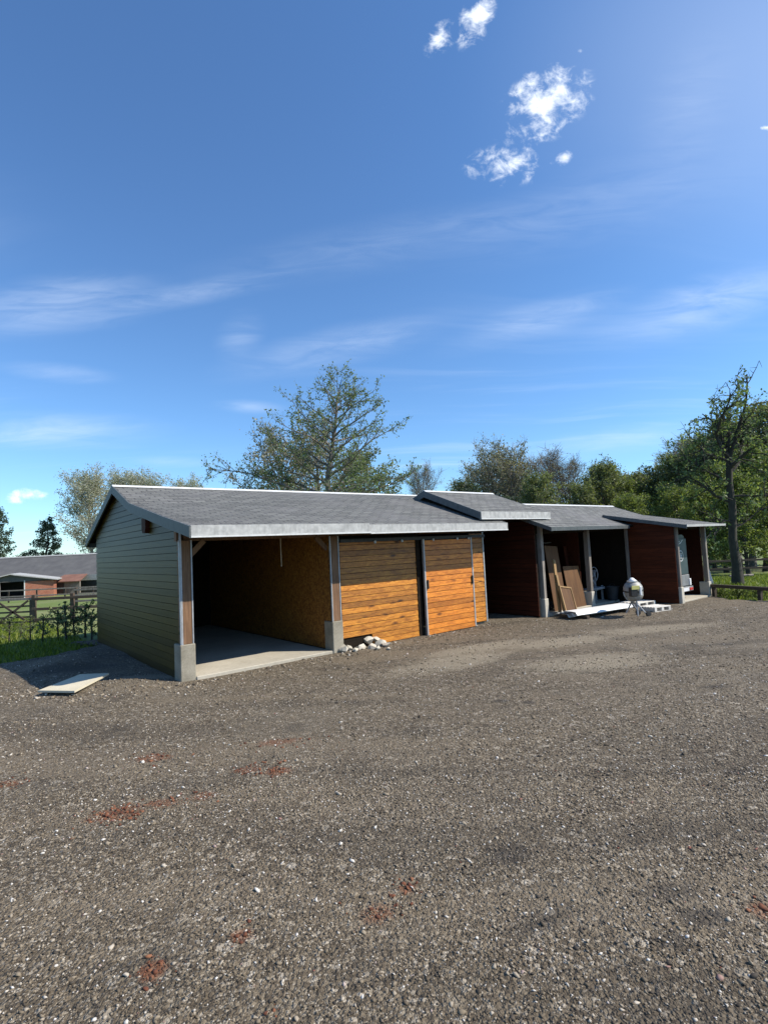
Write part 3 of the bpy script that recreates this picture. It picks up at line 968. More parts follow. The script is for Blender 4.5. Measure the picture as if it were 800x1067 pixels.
def build_shed_a():
    r = shedA
    # roof
    # the front slope is kinked at the gable end and runs out fuller towards the raised bay
    K = (1.5, 3.255)
    roof_slope(r, -0.02, 7.62, PA[0:2], 0.05, prof1=[PA[0], K])
    roof_slope(r, -0.02, 7.62, PA[1:3], 0.05, prof1=[K, PA[2]])
    roof_slope(r, 7.62, 9.45, [(1.2, 3.15), K], 0.05)
    roof_slope(r, 7.62, 9.45, [K, PA[2]], 0.05)
    roof_slope(r, -0.02, 9.45, [PA[3], PA[2]], 0.05)
    m = MB()
    m.hexa([(-0.05, 3.90, 3.615), (9.45, 3.90, 3.615), (9.45, 4.10, 3.615), (-0.05, 4.10, 3.615),
            (-0.05, 3.97, 3.665), (9.45, 3.97, 3.665), (9.45, 4.03, 3.665), (-0.05, 4.03, 3.665)])
    m.build('ridge_cap', 'drip_edge', r)
    # eaves fascia: two lengths, the first set a little higher and further out
    m = MB(); m.box(-0.03, 3.40, -0.765, -0.72, 2.315, 2.475); m.build('fascia', 'fascia_felt', r)
    m = MB(); m.box(-0.03, 3.43, -0.775, -0.70, 2.285, 2.313); m.build('drip_edge', 'drip_edge', r)
    m = MB(); m.box(3.402, 7.65, -0.75, -0.72, 2.30, 2.452); m.build('fascia', 'fascia_felt', r)
    m = MB(); m.box(3.44, 7.65, -0.757, -0.71, 2.272, 2.298); m.build('drip_edge', 'drip_edge', r)
    # verge boards of the gable end (joined lengths) and of the far end
    off = 0.018
    slab_between(r, [(-0.765, 2.455 - .01), (0.55, 2.693), (2.62, 3.11), (4.0, 3.63)], -0.055, -0.022, 0.175, 'verge_board', 'verge_felt', off)
    slab_between(r, [(4.0, 3.63), (6.85, 2.52)], -0.055, -0.022, 0.175, 'verge_board', 'verge_felt', off)
    slab_between(r, [(-0.72, 2.45), (1.2, 3.15)], 7.622, 7.65, 0.15, 'verge_board', 'verge_felt', 0.012)
    m = MB(); m.box(-0.02, 9.45, 6.85, 6.88, 2.36, 2.53); m.build('fascia', 'verge_felt', r)
    # gable boards, each cut to the roof line
    SW = 0.085
    h = 0.122
    z = 0.0
    tb0, tb1 = 0.04, 6.18
    while z < 3.5:
        def lim(zz):
            a, b = tb0, tb1
            zz = zz + 0.055
            if zz > zA(tb0): a = float(np.interp(zz, [2.45, 3.11, 3.63], [-0.72, 2.62, 4.0]))
            if zz > zA(tb1): b = 4.0 + (3.63 - zz) / (3.63 - 2.52) * 2.85
            return a, b
        ab, bb = lim(z); at, bt = lim(z + h)
        if bb - ab < 0.1: break
        if bt < at: at = bt = (ab + bb) / 2
        # local x runs from back to front on a wall that faces -s
        m = lap_board(tb1 - bb, tb1 - ab, tb1 - bt, tb1 - at, h - 0.008)
        m.build('gable_board', 'gable_wood', r, (SW + rnd.uniform(-.002, .002), tb1, z), R_(-90))
        z += h
    # lining behind the boards, back wall, inner walls
    m = MB()
    Pn = [(0.04, -0.05), (6.18, -0.05), (6.18, 2.70), (4.0, 3.55), (2.62, 3.03), (0.04, 2.53)]
    n = len(Pn)
    m.add([(SW + .003, a, b) for a, b in Pn] + [(SW + .04, a, b) for a, b in Pn],
          [tuple(range(n)), tuple(range(n, 2 * n))[::-1]] + [(i, (i + 1) % n, (i + 1) % n + n, i + n) for i in range(n)])
    m.build('wall_lining', 'dark_wood', r)
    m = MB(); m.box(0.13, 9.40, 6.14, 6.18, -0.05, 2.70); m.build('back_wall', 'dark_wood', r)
    m = MB()
    Pn = [(0.02, 0.06), (6.13, 0.06), (6.13, 2.72), (4.0, 3.53), (2.62, 3.02), (0.02, 2.52)]
    m.add([(2.95, a, b) for a, b in Pn] + [(3.0, a, b) for a, b in Pn],
          [tuple(range(n)), tuple(range(n, 2 * n))[::-1]] + [(i, (i + 1) % n, (i + 1) % n + n, i + n) for i in range(n)])
    m.build('partition', 'strand_board', r)
    # eaves beam and floor slab
    m = MB(); m.box(0.02, 7.58, 0.06, 0.16, 2.26, 2.50); m.build('eaves_beam', 'post_wood', r)
    m = MB(); m.bbox(0.27, 2.94, -0.04, 6.12, -0.10, 0.045, 0.01); m.build('floor_slab', 'slab_concrete', r)
    # posts with plinths
    post(r, 0.02, -0.02, 0.17, 0.16, 0, 2.27, 'post_wood', 0.58)
    post(r, 2.93, -0.06, 0.17, 0.16, 0, 2.27, 'post_wood', 0.60)
    # knee braces
    for (a, b) in (((0.24, 0.07, 2.02), (0.48, 0.07, 2.26)), ((2.95, 0.07, 2.02), (2.70, 0.07, 2.26))):
        m = MB(); m.bar(a, b, 0.05, 0.09); m.build('knee_brace', 'post_wood', r)
    # corner strip of the gable end
    m = MB(); m.box(0.055, 0.078, -0.012, 0.035, 0.0, 2.45); m.build('corner_strip', 'grey_strip', r)
    # purlin end block below the verge
    m = MB()
    pr = [(-.12, .12), (.12, .12), (.12, -.08), (.07, -.16), (-.07, -.16), (-.12, -.08)]
    m.add([(-0.02, 1.75 + a, 2.64 + b) for a, b in pr] + [(0.09, 1.75 + a, 2.64 + b) for a, b in pr],
          [tuple(range(6)), tuple(range(6, 12))[::-1]] + [(i, (i + 1) % 6, (i + 1) % 6 + 6, i + 6) for i in range(6)])
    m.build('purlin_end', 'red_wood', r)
    # fixed panel: boards, the lowest ones start further along
    def skip(z, a, b):
        return (3.95, b) if z < 0.20 else (a, b)
    board_run(r, 3.21, 5.27, 0.03, 0.0, 2.20, 0.118, 'orange_wood', skip=skip)
    m = MB(); m.box(3.2, 5.40, 0.033, 0.07, 0.0, 2.27); m.build('panel_backing', 'dark_wood', r)
    m = MB(); m.box(3.19, 7.58, -0.07, -0.015, 2.13, 2.20); t = m.build('door_track', 'dark_steel', r)
    for s in (4.05, 4.8, 5.75, 6.55, 6.95):
        q = MB(); q.lathe([(0.03, 0), (0.03, 0.03)], (s, -0.075, 2.12), 10, (0, -1, 0)); q.build('roller', 'grey_strip', t)
    # dark jamb and the sliding door standing proud of the wall
    m = MB(); m.box(5.275, 5.40, -0.01, 0.03, -0.02, 2.2); m.build('door_jamb', 'dark_wood', r)
    door = MB(); door.box(5.43, 7.03, -0.075, -0.045, 0.0, 2.13); door = door.build('sliding_door', 'dark_wood', r)
    board_run(door, 5.455, 7.005, -0.077, 0.0, 2.12, 0.118, 'door_wood', name='door_board')
    for q in (5.415, 7.007):
        m = MB(); m.box(q, q + 0.038, -0.108, -0.05, -0.01, 2.14); m.build('edge_strip', 'grey_strip', door)
    for q in (5.475, 6.965):
        m = MB(); m.box(q, q + 0.03, -0.135, -0.10, 1.02, 1.22); m.build('handle', 'dark_steel', door)
    # end panel and corner strip
    board_run(r, 7.09, 7.56, 0.03, 0.06, 2.24, 0.118, 'orange_wood')
    m = MB(); m.box(7.05, 7.58, 0.033, 0.07, 0.04, 2.27); m.build('panel_backing', 'dark_wood', r)
    m = MB(); m.box(7.562, 7.60, -0.005, 0.12, 0.03, 2.27); m.build('corner_strip', 'grey_strip', r)
    m = MB(); m.box(7.575, 7.60, 0.13, 6.12, 0.0, 2.62); m.build('side_wall', 'dark_wood', r)
    m = MB(); m.bbox(3.2, 7.56, 0.08, 0.30, -0.12, 0.12, 0.01); m.build('sill_wall', 'plinth_concrete', r)
build_shed_a()

rope = MB(); rope.tube([bw(2.2, .55, 2.55), bw(2.2, .56, 2.1), bw(2.205, .56, 1.72)], 0.010, 6)
tag(rope.build('hanging_cord', 'rope'), 'pale cord hanging in the open bay before the strand board wall', 'cord')

# ---- raised middle bay
shedB = thing('raised_bay', 'raised grey roofed middle bay with pale fascia over a dark passage', 'shed', A0, TH)


def build_shed_b():
    r = shedB
    roof_slope(r, 6.9, 9.68, [(-0.55, 2.72), (1.31, 3.42)], 0.05)
    roof_slope(r, 6.9, 9.68, [(3.1, 2.75), (1.31, 3.42)], 0.05)
    m = MB()
    m.hexa([(6.87, 1.22, 3.405), (9.68, 1.22, 3.405), (9.68, 1.40, 3.405), (6.87, 1.40, 3.405),
            (6.87, 1.29, 3.452), (9.68, 1.29, 3.452), (9.68, 1.33, 3.452), (6.87, 1.33, 3.452)])
    m.build('ridge_cap', 'drip_edge', r)
    m = MB(); m.box(6.88, 9.70, -0.60, -0.555, 2.575, 2.735); m.build('fascia', 'fascia_felt', r)
    m = MB(); m.box(6.88, 9.70, -0.607, -0.54, 2.548, 2.573); m.build('drip_edge', 'drip_edge', r)
    slab_between(r, [(-0.59, 2.705), (1.31, 3.42), (3.1, 2.75)], 6.862, 6.898, 0.17, 'verge_board', 'verge_felt', 0.015)
    slab_between(r, [(-0.55, 2.72), (1.31, 3.42), (3.1, 2.75)], 9.682, 9.70, 0.10, 'verge_board', 'verge_felt', 0.008)
    # infill between the two roofs
    m = MB()
    m.hexa([(7.0, -0.3, 2.56), (7.03, -0.3, 2.56), (7.03, 1.3, 3.10), (7.0, 1.3, 3.10), (7.0, -0.3, 2.70), (7.03, -0.3, 2.70), (7.03, 1.3, 3.33), (7.0, 1.3, 3.33)])
    m.build('infill_board', 'dark_wood', r)
    m = MB(); m.box(7.62, 9.3, 0.05, 0.17, 2.50, 2.72); m.build('eaves_beam', 'dark_wood', r)
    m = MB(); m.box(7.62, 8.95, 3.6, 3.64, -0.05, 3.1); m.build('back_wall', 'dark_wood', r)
build_shed_b()

# ---- two-bay shed
shedC = thing('two_bay_shed', 'long grey roofed shed with two open bays, timber stored inside', 'shed', A0, TH)


def build_shed_c():
    r = shedC
    roof_slope(r, 8.85, 16.1, [(-1.15, 2.30), (1.0, 3.09)], 0.05)
    roof_slope(r, 8.85, 16.1, [(3.3, 2.25), (1.0, 3.09)], 0.05)
    m = MB()
    m.hexa([(8.85, 0.91, 3.075), (16.12, 0.91, 3.075), (16.12, 1.09, 3.075), (8.85, 1.09, 3.075),
            (8.85, 0.98, 3.122), (16.12, 0.98, 3.122), (16.12, 1.02, 3.122), (8.85, 1.02, 3.122)])
    m.build('ridge_cap', 'drip_edge', r)
    m = MB(); m.box(8.83, 12.88, -1.185, -1.152, 2.21, 2.305); m.build('fascia', 'verge_felt', r)
    slab_between(r, [(-1.18, 2.29), (1.0, 3.09)], 8.815, 8.847, 0.10, 'verge_board', 'verge_felt', 0.012)
    slab_between(r, [(-0.3, 2.61), (1.0, 3.09), (3.3, 2.25)], 16.102, 16.13, 0.12, 'verge_board', 'verge_felt', 0.012)
    # left wall, boarded on the side of the passage
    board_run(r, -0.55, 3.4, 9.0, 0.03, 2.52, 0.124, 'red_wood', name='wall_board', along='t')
    m = MB()
    m.add([(9.003, -0.55, 0), (9.003, 3.2, 0), (9.003, 3.2, 2.22), (9.003, 1.0, 3.02), (9.003, -0.55, 2.45), (9.05, -0.55, 0), (9.05, 3.2, 0), (9.05, 3.2, 2.22), (9.05, 1.0, 3.02), (9.05, -0.55, 2.45)],
          [(0, 1, 2, 3, 4), (9, 8, 7, 6, 5), (0, 1, 6, 5), (1, 2, 7, 6), (2, 3, 8, 7), (3, 4, 9, 8), (4, 0, 5, 9)])
    m.build('wall_lining', 'dark_wood', r)
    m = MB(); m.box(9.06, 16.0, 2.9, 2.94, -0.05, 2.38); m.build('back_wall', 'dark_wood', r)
    m = MB(); m.box(15.95, 16.0, -0.5, 2.89, -0.05, 2.35); m.build('end_wall', 'dark_wood', r)
    m = MB(); m.box(9.06, 13.18, -0.50, -0.40, 2.16, 2.44); m.build('eaves_beam', 'dark_wood', r)
    m = MB(); m.bbox(9.36, 11.44, -0.62, 2.88, -0.08, 0.06, 0.01); m.build('floor_slab', 'slab_concrete', r)
    m = MB(); m.bbox(11.68, 13.15, -0.55, 2.88, -0.08, 0.05, 0.01); m.build('floor_slab', 'slab_concrete', r)
    post(r, 9.16, -0.62, 0.11, 0.14, 0, 2.44, 'grey_post_wood', 0.46, False, 0.17, 0.30)
    post(r, 11.46, -0.62, 0.12, 0.14, 0, 2.42, 'grey_post_wood', 0.44, False, 0.18, 0.30)
    # divider between the two bays and the slim post by the projecting bay
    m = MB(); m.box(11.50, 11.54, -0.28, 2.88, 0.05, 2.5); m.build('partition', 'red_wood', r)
    m = MB(); m.box(13.205, 13.24, -0.34, 2.88, -0.05, 2.40); m.build('partition', 'dark_wood', r)
    m = MB(); m.bbox(13.06, 13.13, -0.98, -0.90, -0.05, 2.30, 0.005); m.build('post', 'grey_post_wood', r)
    m = MB(); m.tube([(9.6, 1.0, 1.86), (11.45, 0.6, 1.90)], 0.02, 6); m.build('cross_rail', 'grey_post_wood', r)
build_shed_c()

# ---- projecting end bay
shedD = thing('projecting_bay', 'projecting end bay with dark red boarded side and a parked trailer inside', 'shed', A0, TH)


def build_shed_d():
    r = shedD
    roof_slope(r, 12.95, 15.78, [(-2.72, 2.215), (-0.33, 2.665)], 0.04)
    slab_between(r, [(-2.74, 2.21), (-0.33, 2.665)], 12.918, 12.948, 0.10, 'verge_board', 'verge_felt', 0.012)
    slab_between(r, [(-2.74, 2.21), (-0.33, 2.665)], 15.782, 15.81, 0.10, 'verge_board', 'verge_felt', 0.012)
    m = MB(); m.box(12.92, 15.81, -2.76, -2.722, 2.165, 2.228); m.build('fascia', 'fascia_felt', r)
    m = MB(); m.box(12.95, 15.78, -0.34, -0.30, 2.45, 2.66); m.build('flashing', 'verge_felt', r)
    # side wall boards, cut to the slope of the roof at the top
    h = 0.121; z = 0.02
    while z < 2.5:
        def lim(zz): return max(-2.28, -2.72 + (zz + 0.06 - 2.215) / 0.1883)
        b = -0.93
        a0_, a1_ = lim(z), lim(z + h)
        if b - a0_ < 0.1: break
        a1_ = min(a1_, b - 0.01)
        m = lap_board(0, b - a0_, 0, b - a1_, h - .006)
        m.build('wall_board', 'lit_red_wood', r, (13.2, b, z), R_(-90))
        z += h
    m = MB()
    m.hexa([(13.203, -2.27, -.05), (13.24, -2.27, -.05), (13.24, -.35, -.05), (13.203, -.35, -.05), (13.203, -2.27, 2.23), (13.24, -2.27, 2.23), (13.24, -.35, 2.59), (13.203, -.35, 2.59)])
    m.build('wall_lining', 'dark_wood', r)
    m = MB()
    m.hexa([(15.52, -2.10, -.05), (15.56, -2.10, -.05), (15.56, -.45, -.05), (15.52, -.45, -.05), (15.52, -2.10, 2.25), (15.56, -2.10, 2.25), (15.56, -.45, 2.56), (15.52, -.45, 2.56)])
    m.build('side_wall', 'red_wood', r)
    m = MB(); m.box(13.25, 15.5, -2.12, -2.02, 2.10, 2.27); m.build('eaves_beam', 'dark_wood', r)
    m = MB(); m.bbox(13.42, 15.40, -2.30, 2.8, -0.08, 0.05, 0.01); m.build('floor_slab', 'slab_concrete', r)
    post(r, 13.21, -2.36, 0.10, 0.12, 0, 2.2, 'grey_post_wood', 0.47, False, 0.17, 0.28)
    post(r, 15.42, -2.28, 0.11, 0.12, 0, 2.2, 'grey_post_wood', 0.45, False, 0.20, 0.28)
build_shed_d()


# ------------------------------------------------------------------ things in and around the sheds
def build_trailer():
    o = bw(13.50, -2.05)
    r = thing('horse_trailer', 'dark teal horse trailer parked rear outwards in the end bay', 'trailer', o, TH)
    w, L, z0, z1 = 1.05, 2.6, 0.36, 1.95
    m = MB()
    # body with rounded roof corners
    pr = [(0, z0), (w, z0), (w, z1 - .16), (w - .05, z1 - .05), (w - .16, z1), (.16, z1), (.05, z1 - .05), (0, z1 - .16)]
    n = len(pr)
    m.add([(a, 0.03, b) for a, b in pr] + [(a, L, b) for a, b in pr], [tuple(range(n)), tuple(range(n, 2 * n))[::-1]] + [(i, (i + 1) % n, (i + 1) % n + n, i + n) for i in range(n)])
    m.build('body', 'trailer_teal', r)
    m = MB(); m.bbox(.04, w - .04, -0.02, 0.028, z0 + .40, z1 - .12, .01); rp = m.build('rear_ramp', 'trailer_teal', r)
    m = MB(); m.bbox(.02, w - .02, -0.03, 0.028, z0 + .06, z0 + .39, .012); m.build('lower_panel', 'trailer_grey', r)
    # round emblem and sweep mark on the ramp
    m = MB()
    cx, cz = .56, 1.32
    for (ra, rb, a0, a1) in ((.145, .165, 0, 360), (.02, .035, 0, 360)):
        k = 28
        V = []; F = []
        for i in range(k + 1):
            a = R_(a0 + (a1 - a0) * i / k)
            V += [(cx + ra * math.cos(a), -.0235, cz + ra * math.sin(a)), (cx + rb * math.cos(a), -.0235, cz + rb * math.sin(a))]
        F = [(2 * i, 2 * i + 2, 2 * i + 3, 2 * i + 1) for i in range(k)]
        m.add(V, F)
    for k in range(9):      # blurred marks inside the ring
        x0 = cx - .09 + .06 * (k % 3); y0 = cz - .08 + .06 * (k // 3)
        m.add([(x0, -.0235, y0), (x0 + .045, -.0235, y0 + .012), (x0 + .04, -.0235, y0 + .04), (x0 + .008, -.0235, y0 + .03)], [(0, 1, 2, 3)])
    m.build('emblem', 'trailer_white', rp)
    for (pts) in ([(.30, 1.62), (.46, 1.65), (.62, 1.70), (.76, 1.78)], [(.26, 1.74), (.40, 1.72), (.54, 1.735)]):
        m = MB(); V = []
        for (a, b) in pts: V += [(a, -.0235, b), (a, -.0235, b + .022)]
        m.add(V, [(2 * i, 2 * i + 2, 2 * i + 3, 2 * i + 1) for i in range(len(pts) - 1)])
        m.build('sweep_mark', 'trailer_white', rp)
    m = MB(); m.bbox(-.02, w + .02, -.10, .02, z0 - .10, z0 + .04, .012); m.build('bumper', 'trailer_grey', r)
    for a in (.06, w - .28):
        m = MB(); m.bbox(a, a + .22, -.125, -.10, z0 - .07, z0 + .0, .006); m.build('tail_light', 'lamp_red', r)
    m = MB(); m.bbox(w - .09, w + .02, -.06, -.02, z0 + .06, z0 + .26, .01); m.build('corner_marker', 'trailer_white', r)
    m = MB(); m.box(.32, .74, -.112, -.101, z0 - .08, z0 + .02); m.build('number_plate', 'trailer_white', r)
    for (x, y) in ((-.03, 1.1), (w - .11, 1.1), (-.03, 1.75), (w - .11, 1.75)):
        m = MB(); m.lathe([(.20, 0), (.27, .02), (.27, .12), (.20, .14)], (x, y, .27 + .05), 20, (1, 0, 0)); t = m.build('wheel', 'rubber', r, smooth=False)
        m = MB(); m.lathe([(.13, -.004), (.13, .145)], (x, y, .27 + .05), 14, (1, 0, 0)); m.build('rim', 'trailer_grey', t)
    m = MB(); m.bar((w / 2, L, .42), (w / 2, L + .9, .42), .08, .08); m.build('drawbar', 'dark_steel', r)
build_trailer()


def build_mixer():
    o = gpt(662, 642); z0 = float(yard_z(o[0], o[1]))
    r = thing('cement_mixer', 'pale cement mixer with tilted drum on a wheeled stand', 'cement mixer', (o[0], o[1], z0), R_(12))
    r.scale = (.9, .9, .94)
    ax = np.array([-0.12, -0.10, 0.97]); ax /= np.linalg.norm(ax)
    c = np.array([-0.02, 0, 0.70])
    m = MB()
    m.lathe([(.09, -.27), (.20, -.235), (.243, -.15), (.248, .0), (.246, .09), (.20, .17), (.13, .225), (.118, .23)], c, 26, ax)
    d = m.build('drum', 'mixer_drum', r, smooth=True)
    m = MB(); m.lathe([(.247, -.012), (.262, -.012), (.262, .018), (.247, .018)], c, 30, ax); m.build('ring_gear', 'dark_steel', d)
    m = MB(); m.lathe([(.118, .228), (.135, .226), (.135, .248), (.118, .248), (.100, .238), (.09, .20)], c, 24, ax); m.build('drum_mouth', 'mixer_drum', d)
    # white cap of hardened mortar at the mouth
    m = MB(); m.lathe([(.125, .24), (.075, .29), (.04, .325), (.005, .335)], c, 16, ax); m.build('rain_cover', 'white_sheet', d, smooth=True)
    # yoke
    m = MB()
    ys = np.cross(ax, [0, 1, 0]); ys /= np.linalg.norm(ys)
    pts = [c + ys * .30 * math.cos(a) - ax * .30 * math.sin(a) for a in np.linspace(0, math.pi, 11)]
    m.tube(pts, .019, 8); m.build('yoke', 'mixer_frame', r)
    m = MB(); m.bbox(-.30, -.10, -.30, -.18, .56, .80, .015); b = m.build('motor_housing', 'dark_steel', r)
    m = MB(); m.bbox(-.29, -.05, -.318, -.302, .74, .84, .004); m.build('motor_cover', 'mixer_motor', b)
    m = MB(); m.bbox(-.045, .015, -.325, -.27, .58, .82, .008); m.build('side_plate', 'white_sheet', b)
    # stand
    for (a, bb) in (((0.0, -.08, .44), (-.02, -.12, .03)), ((.0, -.10, .34), (.26, -.16, .03)), ((-.0, .10, .34), (.26, .24, .08)), ((0.0, .08, .44), (-.10, .26, .08))):
        m = MB(); m.tube([a, bb], .020, 8); m.build('leg', 'mixer_frame', r)
    m = MB(); m.tube([(0, -.10, .36), (0, .10, .36)], .022, 8); m.build('cross_tube', 'mixer_frame', r)
    for (x, y) in ((.26, -.19), (.26, .24)):
        m = MB(); m.lathe([(.045, -.025), (.075, -.02), (.075, .02), (.045, .025)], (x, y, .072), 18, (0, 1, 0)); m.build('wheel', 'rubber', r)
    # tipping wheel
    m = MB(); cc = np.array([.27, .12, .78]); pts = [cc + .15 * np.array([math.cos(a) * .3, math.cos(a) * .9, math.sin(a)]) for a in np.linspace(0, 2 * math.pi, 19)]
    m.tube(pts, .010, 6); m.tube([pts[0], pts[9]], .007, 6); m.tube([pts[4], pts[13]], .007, 6); m.build('tipping_wheel', 'dark_steel', r)
build_mixer()


def build_sheets():
    # white folded roof sheets lying in a loose stack
    a = gpt(600, 646); b = gpt(650, 638)
    d = b - a; rz = math.atan2(d[1], d[0]); L = 2.15
    prof = [(-.02, .0), (.03, .075), (.20, .080), (.37, .078), (.44, .02)]
    for k in range(3):
        zk = 0.045 + k * .035
        off = np.array([-.14 + .07 * k, .16 - .11 * k])
        p = a[:2] + off
        z0 = float(yard_z(*p)) + zk
        m = MB(); n = len(prof); th = .004
        V = []
        for x in (0, L):
            V += [(x, y, z) for (y, z) in prof] + [(x, y, z - th) for (y, z) in prof]
        F = []
        for i in range(n - 1):
            F += [(i, i + 1, 2 * n + i + 1, 2 * n + i), (n + i, 3 * n + i, 3 * n + i + 1, n + i + 1), (i, n + i, n + i + 1, i + 1), (2 * n + i, 2 * n + i + 1, 3 * n + i + 1, 3 * n + i)]
        F += [(0, 2 * n, 3 * n, n), (n - 1, 2 * n - 1, 4 * n - 1, 3 * n - 1)]
        m.add(V, F)
        ob = m.build('roof_sheet', 'white_sheet', None, (p[0], p[1], z0), rz)
        tag(ob, ['white folded metal sheet at the bottom of the stack before the bays', 'white folded metal sheet in the middle of the stack before the bays', 'white folded metal sheet on top of the stack before the bays'][k], 'metal sheet', 'folded sheets stacked on the gravel')
    # bearers that carry the stack
    for k, f in enumerate((.3, 1.85)):
        p = a[:2] + d[:2] / np.linalg.norm(d[:2]) * f
        m = MB(); m.bbox(-.05, .05, -.12, .42, -.03, .075, .006)
        ob = m.build('timber_bearer', 'fence_wood', None, (p[0], p[1], float(yard_z(*p))), rz)
        tag(ob, 'short dark timber bearer under the white sheets', 'bearer', 'bearers under the sheets')
build_sheets()


def build_pallet(px, py, rz, w, L, label, z=0.0, group='pallets by the mixer'):
    o = gpt(px, py); zz = float(yard_z(o[0], o[1])) + z
    r = thing('pallet', label, 'pallet', (o[0], o[1], zz), rz, group)
    n = 6; bwid = w / n
    top = MB(); top.bbox(0, L, 0, bwid * .74, .105, .125, .003); me = top.mesh('slat'); me.materials.append(MATS['white_wood'])
    for k in range(n):
        place('slat', me, None, r, (0, k * bwid, rnd.uniform(-.002, .002)))
    st = MB(); st.bbox(0, .09, 0, w - .03, .018, .104, .004); me = st.mesh('bearer'); me.materials.append(MATS['white_wood'])
    for x in (0.0, L / 2 - .045, L - .09):
        place('bearer', me, None, r, (x, 0, 0))
    lo = MB(); lo.bbox(0, L, 0, .09, 0, .017, .003); me = lo.mesh('skid'); me.materials.append(MATS['white_wood'])
    for y in (0.0, w / 2 - .06, w - .12):
        place('skid', me, None, r, (0, y, 0))


build_pallet(665, 633, TH - R_(6), .62, .85, 'whitish wooden pallet lying nearest the dark red side wall')
build_pallet(682, 638, TH - R_(14), .50, .62, 'small whitish wooden pallet at the foot of the larger pallet')


def build_boards():
    g = 'timber leaning in the open bay'
    def lean(name, px0, py0, w, h, th, mat, label, lean_deg, tilt=0.0, t=None, rz=0.0, cat='board'):
        d = ray(px0, py0)
        # foot point on the slab plane
        o = gpt(px0, py0, 0.062)
        m = MB(); m.bbox(0, w, 0, th, 0, h, min(.006, th * .3))
        ob = m.build(name, mat, None, o)
        ob.rotation_euler = (R_(-lean_deg), R_(tilt), TH + rz)
        tag(ob, label, cat, g)
        return ob
    lean('plywood_sheet', 578, 637, .62, 1.80, .018, 'ply_wood', 'tall plywood sheet leaning at the back of the bay', 9, 4)
    lean('plywood_sheet', 595, 634, .80, 1.18, .018, 'ply_wood', 'shorter plywood sheet leaning beside the middle post', 10, 2)
    lean('timber_plank', 583, 639.5, .11, 1.50, .045, 'pale_timber', 'long pale plank leaning steeply across the plywood', 14, 17, cat='plank')
    lean('timber_plank', 588, 639.5, .09, 1.05, .04, 'pale_timber', 'short pale plank leaning by the framed panel', 16, 10, cat='plank')
    # framed panel
    o = gpt(590, 640, .062)
    r = thing('framed_panel', 'small framed timber panel leaning on the plank', 'panel', o, 0, g)
    r.rotation_euler = (R_(-18), R_(9), TH)
    m = MB(); m.bbox(.03, .53, .010, .025, .03, .72, .003); m.build('panel', 'ply_wood', r)
    for (x0, x1, za, zb) in ((0, .04, 0, .76), (.52, .56, 0, .76), (.041, .519, .72, .76), (.041, .519, 0, .04)):
        m = MB(); m.bbox(x0, x1, -.01, .032, za, zb, .003); m.build('frame_rail', 'pale_timber', r)
    p = bw(11.30, -.10, .062)
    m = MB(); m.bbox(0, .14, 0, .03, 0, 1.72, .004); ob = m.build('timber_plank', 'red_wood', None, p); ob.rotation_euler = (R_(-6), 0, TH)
    tag(ob, 'reddish plank standing against the partition by the middle post', 'plank', g)
build_boards()


